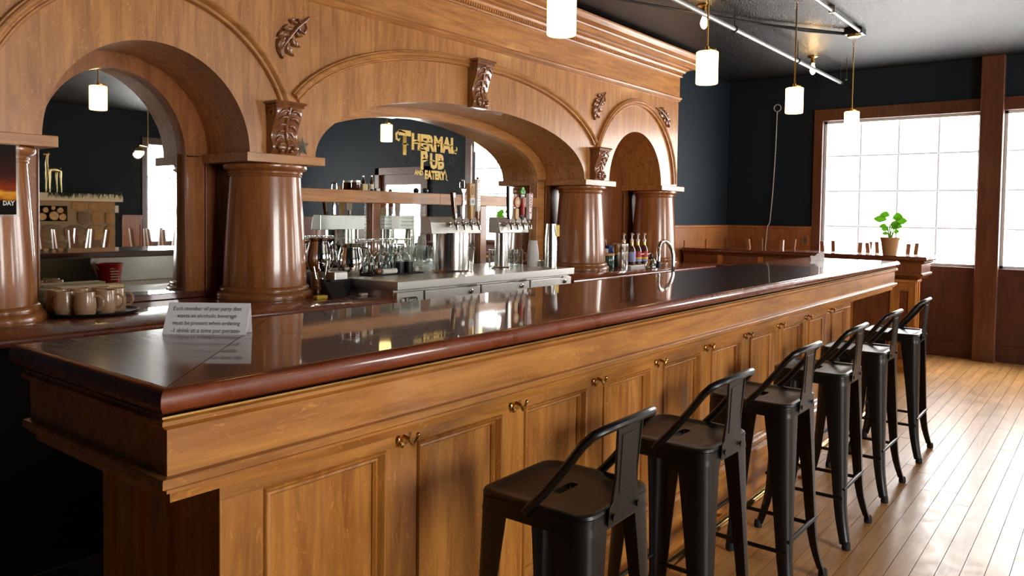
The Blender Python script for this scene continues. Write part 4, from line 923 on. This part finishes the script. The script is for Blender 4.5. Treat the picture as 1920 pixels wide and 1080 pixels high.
# table card on the bar
tc0, tc1 = Vector((1.030, 1.990, BZ)), Vector((1.168, 1.822, BZ)); xd = (tc1 - tc0).normalized(); nd = Vector((-xd.y, xd.x, 0)) * 1.0
if nd.dot(Vector((1, 1, 0))) < 0: nd = -nd
W_ = .222; H_ = .082; lean = .022
cdn = thing('table_card', 'small white folded card printed with a drinks rule on the bar top', 'card', tuple(tc0))
up = (Vector((0, 0, H_)) + nd * lean)
def q3(a_, b_, c_): return tc0 + xd * a_ + up * b_ + nd * c_
m = MB()
o_ = .010
m.loft([[q3(0, 0, 0), q3(W_, 0, 0), q3(W_, 0, .0012), q3(0, 0, .0012)], [q3(o_, 1, 0), q3(W_ + o_ * .5, 1, 0), q3(W_ + o_ * .5, 1, .0012), q3(o_, 1, .0012)]]); m.build('front_leaf', 'paper', cdn)
bk2 = nd * .050
MB().loft([[tc0 + xd * .004 + bk2, tc0 + xd * W_ + bk2, tc0 + xd * W_ + bk2 + nd * .001, tc0 + xd * .004 + bk2 + nd * .001], [q3(o_, 1, .0), q3(W_ + o_ * .5, 1, 0), q3(W_ + o_ * .5, 1, .001), q3(o_, 1, .001)]]).build('back_leaf', 'paper', cdn)
upn = up.normalized(); fn = -nd * .0012
for body, vv, sz in (('Each member of your party that', .76, .0150), ('wants an alcoholic beverage', .53, .0150), ('must be present when ordering', .30, .0150), ('-1 drink at a time per person-', .06, .0165)):
    text(body, sz, 'ink', cdn, tuple(q3(W_ / 2 + .003, vv, 0) + fn), xdir=tuple(xd), ydir=tuple(upn), align='CENTER', sx=.93, shear=.12)

# ================================================================== BAR STOOLS
def rsq(hw, r, n=12):                        # rounded square outline
    pts = []
    for cx_, cy_, a0 in ((hw - r, hw - r, 0), (-hw + r, hw - r, PI / 2), (-hw + r, -hw + r, PI), (hw - r, -hw + r, 1.5 * PI)):
        for i in range(n): a_ = a0 + PI / 2 * i / (n - 1); pts.append((cx_ + r * math.cos(a_), cy_ + r * math.sin(a_)))
    return pts
def make_stool():
    s = thing('bar_stool', 'x', 'bar stool', (0, 0, 0), 'black metal stools along the bar')
    SZ = .765; n = 12
    slot = []
    for (x, y) in rsq(.1, .04, n):
        a_ = math.atan2(y, x); slot.append((.045 * max(-1, min(1, x / .1)), .014 * max(-1, min(1, y / .1))))
    rings = [[(x, y, SZ - .052) for x, y in rsq(.166, .045, n)], [(x, y, SZ - .014) for x, y in rsq(.162, .045, n)], [(x, y, SZ - .010) for x, y in rsq(.165, .047, n)], [(x, y, SZ - .003) for x, y in rsq(.163, .047, n)], [(x, y, SZ) for x, y in rsq(.157, .045, n)],
             [(x, y, SZ) for x, y in rsq(.146, .04, n)], [(x, y, SZ - .006) for x, y in rsq(.138, .04, n)], [(x, y, SZ - .008) for x, y in rsq(.10, .03, n)], [(x, y, SZ - .008) for x, y in slot], [(x, y, SZ - .024) for x, y in slot], [(x, y, SZ - .020) for x, y in rsq(.150, .04, n)], [(x, y, SZ - .052) for x, y in rsq(.160, .043, n)]]
    m = MB(); m.loft(rings + [rings[0]], True, False); m.build('seat', 'black_metal', s, smooth=True, angle=40)
    # legs: bent sheet, wide under the seat, narrow at the foot
    for sx in (-1, 1):
        for sy in (-1, 1):
            rings = []
            for i in range(15):
                u = i / 14; z = (SZ - .016) * (1 - u) + .022 * u
                off = .163 + .022 * u + .024 * max(0, (u - .72) / .28) ** 2       # outer corner
                w = .098 * (1 - u) + .036 * u - .010 * math.sin(PI * u) * .6; r = min(.042, w * .62); th = .006
                outer = []; inner = []
                outer.append((off - w, off)); inner.append((off - w, off - th))
                for k in range(7):
                    a_ = PI / 2 - PI / 2 * k / 6
                    outer.append((off - r + r * math.cos(a_), off - r + r * math.sin(a_))); inner.append((off - r + (r - th) * math.cos(a_), off - r + (r - th) * math.sin(a_)))
                outer.append((off, off - w)); inner.append((off - th, off - w))
                loop = outer + inner[::-1]
                rings.append([(sx * x, sy * y, z) for x, y in loop])
            lg = MB().loft(rings).build('leg', 'black_metal', s, smooth=True, angle=45)
            c = .209 - .012
            MB().lathe([(.016, 0), (.019, .004), (.018, .028), (.014, .034)], (sx * c, sy * c, 0), 12).build('foot_cap', 'black_rubber', lg, smooth=True)
    for sy, z in ((-1, .255), (1, .255)): MB().tube([(-.170, sy * .174, z), (-.14, sy * .174, z), (.14, sy * .174, z), (.170, sy * .174, z)], [.006, .0085, .0085, .006], 8).build('foot_bar', 'black_metal', s, smooth=True)
    for sx, z in ((-1, .215), (1, .215)): MB().tube([(sx * .176, -.170, z), (sx * .176, -.14, z), (sx * .176, .14, z), (sx * .176, .170, z)], [.006, .0085, .0085, .006], 8).build('foot_bar', 'black_metal', s, smooth=True)
    # low back: bent tube and pressed splat on the side away from the bar
    ZT = .968
    half = [(.164, .010, .738), (.165, .0, .752), (.163, -.045, .80), (.160, -.105, .875), (.157, -.145, .930), (.148, -.166, .954), (.125, -.180, ZT - .004), (.07, -.187, ZT), (0, -.190, ZT + .001)]
    pts = half + [(-x, y, z) for x, y, z in half[:-1]][::-1]
    MB().tube(pts, [.0115] * len(pts), 10).build('back_tube', 'black_metal', s, smooth=True)
    for sx in (-1, 1): MB().lathe([(.009, 0), (.009, .004), (.004, .006)], (sx * .166, .010, .742), 10, 'X').build('bolt', 'black_metal', s)
    def spl(u, w, dy): y = -.169 - .012 * u + dy; z = .722 + (ZT - .008 - .722) * u; return [(-w, y, z), (w, y, z), (w, y - .003, z), (-w, y - .003, z)]
    bp = MB().loft([spl(0, .078, 0), spl(.18, .076, 0), spl(.24, .058, 0), spl(.6, .052, 0), spl(1, .060, 0)]).build('back_splat', 'black_metal', s, bevel=.001)
    MB().loft([spl(.30, .036, -.002), spl(.90, .036, -.002), ]).build('embossed_panel', 'black_metal', bp, bevel=.0025)
    for sx in (-1, 1):
        MB().tube([(sx * .060, -.170, .77), (sx * .052, -.176, .84), (sx * .060, -.184, .958)], .004, 6).build('splat_edge', 'black_metal', bp, smooth=True)
        MB().lathe([(.0085, -.006), (.0085, -.002), (.003, 0)], (sx * .060, -.174, .742), 10, 'Y').build('bolt', 'black_metal', bp)
    return s
st0 = make_stool()
SX = (1.635, 2.305, 3.03, 3.755, 4.487, 5.315)
LB = ['black metal low back bar stool before the second and third panels from the bar corner',
      'black metal low back bar stool, second in the row from the bar corner',
      'black metal low back bar stool, third in the row from the bar corner',
      'black metal low back bar stool, third in the row from the window end',
      'black metal low back bar stool, second in the row from the window end',
      'black metal low back bar stool, last in the row at the window end']
for i, x in enumerate(SX):
    rz = (.02, -.015, .0, .01, -.01, .02)[i]
    if i == 0: st0.location = (x, 1.10, 0); st0.rotation_euler.z = rz; st0['label'] = LB[0]
    else: dup(st0, (x, 1.10, 0), rz, LB[i])

# ================================================================== CEILING: pendants, pipes, bulbs
def make_pendant():
    p = thing('pendant_lamp', 'x', 'pendant lamp', (0, 0, 0), 'pendant lamps over the bar')
    Z0, Z1 = 2.235, 2.420
    MB().lathe([(.060, Z0), (.063, Z0 + .004), (.063, Z1 - .004), (.058, Z1), (.02, Z1 + .002)], seg=32).build('shade', 'opal', p, smooth=True)
    MB().tube([(0, 0, Z1), (0, 0, 3.02)], .0055, 10).build('rod', 'brass', p, smooth=True)
    MB().lathe([(.014, Z1), (.014, Z1 + .03), (.006, Z1 + .034)], seg=14).build('socket', 'brass', p, smooth=True)
    MB().tube([(0, 0, Z1 + .022), (.066, -.020, Z1 + .022)], .005, 8).tube([(.066, -.020, Z1 + .026), (.068, -.020, Z1 - .085)], .005, 8).build('side_arm', 'brass', p, smooth=True)
    for k in range(3):
        z = 3.035 + .03 * k; a_ = k % 2
        MB().tube([((.009 * math.cos(t)) * (1 - a_), (.009 * math.cos(t)) * a_, z + .018 * math.sin(t)) for t in [2 * PI * i / 12 for i in range(12)]], .0025, 6, closed=True).build('chain_link', 'brass', p)
    MB().lathe([(.058, ZC), (.058, ZC - .012), (.05, ZC - .02), (.008, ZC - .024)], seg=24).build('canopy', 'brass_dull', p, smooth=True)
    return p
pd0 = make_pendant()
PL = ['opal glass pendant lamp before the middle arch, beside its cornice', 'opal glass pendant lamp before the end of the cornice', 'opal glass pendant lamp before the dark far corner', 'opal glass pendant lamp before the window head', 'opal glass pendant lamp over the mitred bar corner']
for i, x in enumerate((2.765, 4.255, 5.79, 7.34, 1.22)):
    if i == 0: pd0.location = (x, 1.92, 0); pd0['label'] = PL[0]
    else:
        q = dup(pd0, (x, 1.92, 0), 0, PL[i])
        if i == 3:                            # this one hangs from the junction box
            for ch in q.children:
                if ch.name.startswith('canopy'): ch.location.z -= .049
                if ch.name.startswith('chain_link'): ch.location.z -= .026
pp = thing('conduit_pipe', 'long silver conduit pipe hung below the black ceiling beside the pendants', 'pipe', (7.3, 2.50, 2.98))
MB().tube([(3.0, 2.50, 2.98), (9.10, 2.50, 2.98)], .019, 14).build('pipe', 'pipe_metal', pp, smooth=True)
for x in (4.3, 6.05, 7.6, 9.06): MB().tube([(x, 2.50 + .024 * math.cos(t), 2.98 + .024 * math.sin(t)) for t in [2 * PI * i / 14 for i in range(14)]], .006, 6, closed=True).tube([(x, 2.50, 3.00), (x, 2.50, ZC)], .004, 6).build('hanger', 'black_metal', pp)
p2 = thing('conduit_pipe', 'short silver conduit pipe running into the black ceiling box', 'pipe', (6.4, 1.86, 3.11))
MB().tube([(3.0, 1.86, 3.118), (7.275, 1.86, 3.118)], .014, 12).build('pipe', 'pipe_metal', p2, smooth=True)
for x in (5.2, 6.45): MB().box(x - .012, x + .012, 1.835, 1.885, 3.10, ZC).build('strap', 'pipe_metal', p2)
tag(box('junction_box', 'black_plastic', None, 7.27, 7.41, 1.838, 1.99, 3.10, ZC, .004), 'square black junction box on the ceiling above the window pendant', 'box')
cb = MB().tube([(7.33, 1.985, 3.122), (7.08, 2.15, 3.122), (6.6, 2.45, 3.12), (5.9, 2.75, 3.115), (5.3, 3.0, 3.11), (5.1, 3.05, 3.10)], .010, 8); cb.tube([(7.31, 1.985, 3.108), (6.95, 2.22, 3.100), (6.5, 2.5, 3.115)], .008, 8)
tag(cb.build('black_cable', 'black_rubber', None, smooth=True), 'black cable crossing the ceiling above the conduit pipe', 'cable')
def ceiling_bulb(x, y, label):
    t = thing('ceiling_bulb', label, 'light bulb', (x, y, ZC))
    MB().lathe([(.055, ZC), (.055, ZC - .012), (.030, ZC - .018), (.020, ZC - .022), (.022, ZC - .075), (.014, ZC - .080)], (x, y, 0), 20).build('socket', 'brass', t, smooth=True)
    MB().lathe([(.012, ZC - .078), (.014, ZC - .095), (.026, ZC - .125), (.029, ZC - .15), (.020, ZC - .178), (.006, ZC - .190), (.001, ZC - .191)], (x, y, 0), 16).build('bulb', 'bulb', t, smooth=True)
ceiling_bulb(5.82, 2.66, 'bare glowing bulb in a brass ceiling socket near the cornice end')
ceiling_bulb(8.30, 2.57, 'bare glowing bulb in a brass ceiling socket near the dark far wall')
ceiling_bulb(3.6, -1.9, 'bare glowing bulb in a brass ceiling socket over the dining tables')
tag(MB().tube([(8.62, 2.32, ZC), (8.62, 2.32, 2.93)], .004, 6).lathe([(.012, 2.925), (.012, 2.945)], (8.62, 2.32, 0), 8).build('ceiling_drop_rod', 'black_metal'), 'thin black rod hanging from the ceiling near the far wall', 'rod')
# bell pull on the far wall, outlet
bp_ = thing('pull_cord', 'thin pale cord hanging from a ring on the dark far wall', 'cord', (XR, 3.31, 1.3))
MB().tube([(XR - .014, 3.305 + .042 * math.cos(t), 2.79 + .042 * math.sin(t)) for t in [2 * PI * i / 20 for i in range(20)]], .006, 6, closed=True).build('ring', 'cord_white', bp_, smooth=True)
MB().tube([(XR - .012, 3.308, 2.75), (XR - .012, 3.315, 2.3), (XR - .012, 3.335, 1.8), (XR - .012, 3.362, 1.42), (XR - .026, 3.366, 1.385), (XR - .046, 3.370, 1.374), (XR - .055, 3.374, 1.358), (XR - .055, 3.405, 1.0)], .006, 6).build('cord', 'cord_white', bp_, smooth=True)
ot = thing('wall_outlet', 'brown outlet plate on the wainscot left of the bright window', 'outlet', (XR - .02, 2.93, 1.14))
box('plate', 'wainscot', ot, XR - .028, XR - .019, 2.885, 2.975, 1.135, 1.265, .003); box('socket', 'ink', ot, XR - .031, XR - .027, 2.91, 2.95, 1.16, 1.24, .002)

# ------------------------------------------------------------------ plant on the return counter
pt = thing('potted_plant', 'small leafy green plant in a tan clay pot before the window', 'plant', (8.06, 1.72, RZ))
px_, py_ = 8.10, 1.735
MB().lathe([(.001, RZ), (.060, RZ), (.082, RZ + .15), (.088, RZ + .15), (.088, RZ + .172), (.078, RZ + .172), (.074, RZ + .145), (.001, RZ + .14)], (px_, py_, 0), 28, caps=False).build('pot', 'terracotta', pt, smooth=True)
def leaf(base, tip, w, droop=.02):
    B, T = Vector(base), Vector(tip); d = T - B; side = d.cross(Vector((-.75, -.15, .55))).normalized(); rg = []
    for i in range(7):
        q = i / 6; c_ = B + d * q + Vector((0, 0, -droop * q * q)); ww = w * math.sin(PI * min(.98, q * .9 + .08)); e_ = Vector((-.004, 0, .003)); rg.append([c_ - side * ww + e_, c_, c_ + side * ww + e_, c_ + e_ * .4 + Vector((.001, 0, 0))])
    return MB().loft(rg)
for k, (dx, dy, dz, L_, w_) in enumerate(((-.01, .06, .36, .14, .045), (.0, -.03, .38, .12, .05), (.03, -.075, .34, .13, .045), (-.02, .0, .31, .11, .04), (.02, .04, .26, .07, .028), (.0, -.05, .24, .07, .026), (-.02, .03, .22, .06, .024), (.03, -.01, .28, .08, .03), (-.01, .02, .40, .10, .042), (.0, -.06, .29, .09, .034), (-.01, .05, .29, .08, .03))):
    b_ = (px_ + dx * .6, py_ + dy * .6, RZ + dz - .02); t_ = (px_ + dx * .6 - .02, py_ + dy * .6 + (L_ if dy > 0 else -L_) * .8, RZ + dz + .01)
    MB().tube([(px_, py_, RZ + .14), (px_ + dx * .4, py_ + dy * .3, RZ + dz * .7), b_], .0042, 6).build('stem', 'leaf', pt); leaf(b_, t_, w_).build('leaf', 'leaf', pt, smooth=True)

# ------------------------------------------------------------------ dining tables with chairs turned up on them
def make_table():
    t = thing('dining_table', 'x', 'table', (0, 0, 0), 'dining tables')
    box('top', 'chair_wood', t, -.30, .30, -.40, .40, .72, .75, .004); MB().lathe([(.035, .03), (.03, .72)], seg=16).build('pedestal', 'black_metal', t, smooth=True)
    for a_ in (0, PI / 2): MB().box(-.27 if a_ == 0 else -.03, .27 if a_ == 0 else .03, -.03 if a_ == 0 else -.27, .03 if a_ == 0 else .27, 0, .03).build('foot', 'black_metal', t)
    return t
def make_chair():
    c = thing('dining_chair', 'x', 'chair', (0, 0, 0), 'wooden chairs turned upside down on the tables')
    box('seat', 'chair_wood', c, -.20, .20, -.20, .20, .43, .46, .006)
    for sx in (-1, 1):
        for sy in (-1, 1):
            MB().loft([[(sx * (.21 + a_ * .019), sy * (.20 + b_ * .019), 0) for a_, b_ in ((-1, -1), (1, -1), (1, 1), (-1, 1))], [(sx * (.165 + a_ * .024), sy * (.165 + b_ * .024), .43) for a_, b_ in ((-1, -1), (1, -1), (1, 1), (-1, 1))]]).build('leg', 'chair_wood', c)
    for sx in (-1, 1): MB().tube([(sx * .17, .185, .45), (sx * .18, .23, .84)], .016, 8).build('back_post', 'chair_wood', c)
    for z in (.62, .80): MB().box(-.18, .18, .205 + (z - .62) * .1, .223 + (z - .62) * .1, z - .03, z + .03).build('back_rail', 'chair_wood', c)
    return c
tb0 = make_table(); ch0 = make_chair(); tcount = [0, 0]
def put_table(x, y, label):
    if tcount[0] == 0: tb0.location = (x, y, 0); tb0['label'] = label
    else: dup(tb0, (x, y, 0), 0, label)
    tcount[0] += 1
def put_chair(x, y, sg, label):               # seat on the table, back hanging past the table end
    loc = (x, y + sg * .232, .75 + .461); rot = (PI, 0, 0 if sg < 0 else PI)
    if tcount[1] == 0: ch0.location = loc; ch0.rotation_euler = rot; ch0['label'] = label
    else: dup(ch0, loc, 0, label, rot)
    tcount[1] += 1
put_table(8.98, 2.97, 'small dining table between the return counter and the window frame'); put_chair(8.98, 2.97, 1, 'upturned wooden chair whose legs show beside the window frame')
put_table(8.98, 2.13, 'small dining table between the return counter and the plant window'); put_chair(8.98, 2.13, 1, 'upturned wooden chair whose legs show behind the potted plant')
put_chair(8.98, 2.13, -1, 'upturned wooden chair whose legs show beside the end of the return counter')
k = 0
nm = ['first', 'second', 'third', 'fourth', 'fifth', 'sixth']
for (x, y) in ((4.05, -1.7), (5.15, -1.7), (6.3, -1.75), (7.5, -1.75)):
    put_table(x, y, f'dining table with upturned chairs, {nm[k]} of the row facing the fireplace from its left')
    for sg in (-1, 1): put_chair(x, y, sg, f'upturned chair on the {nm[k]} table of the fireplace row, ' + ('fireplace side' if sg < 0 else 'bar side'))
    k += 1

# ------------------------------------------------------------------ fireplace wall, seen in the mirrors
fp = thing('fireplace', 'stone fireplace with log niche and white mantel seen in the mirror', 'fireplace', (5.0, YO + .3, 0))
fx0, fx1, fyf = 3.95, 5.95, YO + .42
nx0, nx1, nz0, nz1 = 4.62, 5.22, 1.26, 1.50
for (x0, x1, z0, z1) in ((fx0, nx0, 0, 1.58), (nx1, fx1, 0, 1.58), (nx0, nx1, 0, nz0), (nx0, nx1, nz1, 1.58)): box('masonry', 'mortar', fp, x0, x1, YO + .01, fyf, z0, z1)
rs_ = random.Random(11)
def stone(x0, x1, z0, z1, mat):
    cx_, cz_ = (x0 + x1) / 2, (z0 + z1) / 2; n = 9; base = []; ph = rs_.uniform(0, 1)
    for i in range(n):
        a_ = 2 * PI * (i + ph) / n; c_, s_ = math.cos(a_), math.sin(a_); k_ = 1 / max(abs(c_), abs(s_)) ** .75 * rs_.uniform(.93, 1.06)
        base.append((cx_ + c_ * (x1 - x0) / 2 * k_, cz_ + s_ * (z1 - z0) / 2 * k_))
    h = rs_.uniform(.012, .035)
    MB().loft([[(x, fyf - .002, z) for x, z in base], [(x, fyf + h * .6, z) for x, z in base], [(cx_ + (x - cx_) * .8, fyf + h, cz_ + (z - cz_) * .8) for x, z in base]]).build('stone', mat, fp, smooth=True, angle=50)
z = .02
while z < 1.5:
    hgt = rs_.uniform(.17, .27)
    if z + hgt > 1.44: hgt = 1.575 - z
    x = fx0
    while x < fx1 - .05:
        w = rs_.uniform(.18, .34)
        if x + w > fx1 - .12: w = fx1 - x
        if not (x < nx1 - .03 and x + w > nx0 + .03 and z < nz1 - .03 and z + hgt > nz0 + .03):
            stone(x + .006, x + w - .006, z + .006, z + hgt - .006, 'stone_gold' if rs_.random() < (.75 if x > nx1 else .3) else 'stone')
        x += w
    z += hgt
mtl = box('mantel', 'cream', fp, fx0 - .08, fx1 + .07, YO + .01, fyf + .14, 1.58, 1.70, .008)
rl = random.Random(4); li = 0
for (x, z, r) in ((4.70, 1.345, .082), (4.86, 1.33, .068), (5.03, 1.345, .082), (5.155, 1.325, .06), (4.78, 1.44, .05), (4.91, 1.435, .048), (5.02, 1.465, .035), (5.12, 1.43, .05), (4.66, 1.455, .04)):
    t = thing('firewood_log', 'split firewood log stacked in the stone niche', 'log', (x, fyf - .2, z), 'logs in the fireplace niche'); n = 12
    pts = [(x + r * math.cos(2 * PI * i / n) * rl.uniform(.85, 1), z + r * math.sin(2 * PI * i / n) * rl.uniform(.85, 1)) for i in range(n)]
    MB().prism(pts, 'Y', fyf - .38, fyf - .012).build('bark', 'bark', t); MB().prism([(x + (a_ - x) * .92, z + (b_ - z) * .92) for a_, b_ in pts], 'Y', fyf - .014, fyf - .006).build('cut_end', 'firewood', t)
# deer statue
dz = 1.70
dr = thing('deer_statue', 'slim golden deer statue standing on the white mantel', 'statue', (5.02, YO + .4, dz))
dm = MB(); dx_ = 5.02; dy_ = YO + .40
dm.tube([(dx_ - .06, dy_, dz + .35), (dx_, dy_, dz + .365), (dx_ + .06, dy_, dz + .355), (dx_ + .10, dy_, dz + .345)], [.040, .036, .038, .025], 12)
dm.tube([(dx_ - .075, dy_, dz + .33), (dx_ - .09, dy_, dz + .45), (dx_ - .075, dy_, dz + .56), (dx_ - .075, dy_, dz + .585)], [.032, .022, .018, .018], 10)
dm.tube([(dx_ - .05, dy_, dz + .60), (dx_ - .09, dy_, dz + .595), (dx_ - .135, dy_, dz + .59)], [.020, .022, .010], 10)
for ox, oy in ((-.08, -.025), (-.05, .025), (.06, -.025), (.10, .025)): dm.tube([(dx_ + ox, dy_ + oy, dz + .34), (dx_ + ox * 1.05, dy_ + oy, dz + .18), (dx_ + ox * 1.15, dy_ + oy, dz)], [.022, .011, .009], 8)
dm.tube([(dx_ + .10, dy_, dz + .35), (dx_ + .115, dy_, dz + .40)], [.010, .004], 6)
for sg in (-1, 1): dm.tube([(dx_ - .075, dy_ + sg * .015, dz + .60), (dx_ - .06, dy_ + sg * .035, dz + .64)], [.008, .003], 6)
dm.build('body', 'gold_statue', dr, smooth=True, angle=60)
tag(MB().sphere((4.72, YO + .38, 1.70 + .05), .05, 16, 12).build('red_ornament', 'red', None, smooth=True), 'round red ornament on the mantel beside the deer', 'ornament')
gl = MB(); rg_ = random.Random(8)
for i in range(520):
    x = 4.90 + 1.13 * rg_.random(); y = fyf + .05 + rg_.uniform(-.10, .10); z = 1.708 + abs(rg_.gauss(0, .03)); a_ = rg_.uniform(0, 2 * PI); L_ = rg_.uniform(.05, .11); e_ = rg_.uniform(-.3, .5)
    if x < 5.32: y = fyf + rg_.uniform(.075, .145)           # in front of the deer's feet
    d = Vector((math.cos(a_) * math.cos(e_), math.sin(a_) * math.cos(e_), math.sin(e_))) * L_
    if x < 5.32: d.y = abs(d.y) * .4
    if y > fyf + .11: y = fyf + .148; d = Vector((d.x * .5, .02, -L_)); z = 1.706          # hanging over the front edge
    s_ = d.orthogonal().normalized() * .006; s_.z = abs(s_.z) * .3
    b_ = Vector((x, y, z)); t_ = b_ + d
    if t_.y < fyf + .146 and t_.z < 1.706: t_.z = 1.706
    gl.add([b_ - s_, b_ + s_, t_], [(0, 1, 2)])
tag(gl.build('pine_garland', 'garland_green'), 'green pine garland laid along the white mantel', 'garland')
sw = box('light_switch', 'white', None, 6.12, 6.20, YO, YO + .008, 1.40, 1.52, .002); tag(sw, 'white light switch plate on the navy wall beside the fireplace', 'switch')
gc_ = thing('globe_chandelier', 'brass chandelier with three lit glass globes seen in the mirror', 'chandelier', (5.72, -3.2, ZC))
MB().tube([(5.72, -3.2, ZC), (5.72, -3.2, 2.38)], .008, 8).lathe([(.05, ZC), (.05, ZC - .02), (.01, ZC - .025)], (5.72, -3.2, 0), 16).build('stem', 'brass', gc_, smooth=True)
for k in range(3):
    a_ = 2 * PI * k / 3 + .4; ex, ey = 5.72 + .26 * math.cos(a_), -3.2 + .26 * math.sin(a_)
    MB().tube([(5.72, -3.2, 2.40), (ex, ey, 2.40), (ex, ey, 2.37)], .007, 8).build('arm', 'brass', gc_, smooth=True); MB().lathe([(.015, 2.37), (.05, 2.345), (.064, 2.31)], (ex, ey, 0), 18, caps=False).build('cap', 'brass_dull', gc_, smooth=True)
    MB().sphere((ex, ey, 2.295), .064, 18, 12).build('globe', 'globe_lit', gc_, smooth=True)

tag(box('added_dark_mat', 'black_rubber', None, -1.6, 6.3, 2.62, 3.312, 0.0, .014, .004), 'long black rubber mat added to darken the floor behind the bar', 'mat')  # dark sheet added so the aisle floor reads black

# crumpled napkin at the far back corner of the bar
nk = MB(); c0 = Vector((6.30, 1.93, BZ)); d0 = Vector((.62, -.78, 0)); n0 = Vector((.78, .62, 0)); rn = random.Random(2); rings = []
for i in range(9):
    q = i / 8; h_ = .012 + .045 * q + rn.uniform(-.006, .006); w_ = .022 * (1 - .5 * q); c_ = c0 + d0 * (.11 * q)
    rings.append([c_ - n0 * w_, c_ + n0 * w_, c_ + n0 * w_ * .6 + Vector((0, 0, h_)), c_ + Vector((0, 0, h_ + .012)), c_ - n0 * w_ * .6 + Vector((0, 0, h_ * .9))])
nk.loft(rings); tag(nk.build('paper_napkin', 'paper', None, smooth=True), 'crumpled white napkin at the far back corner of the bar top', 'napkin')
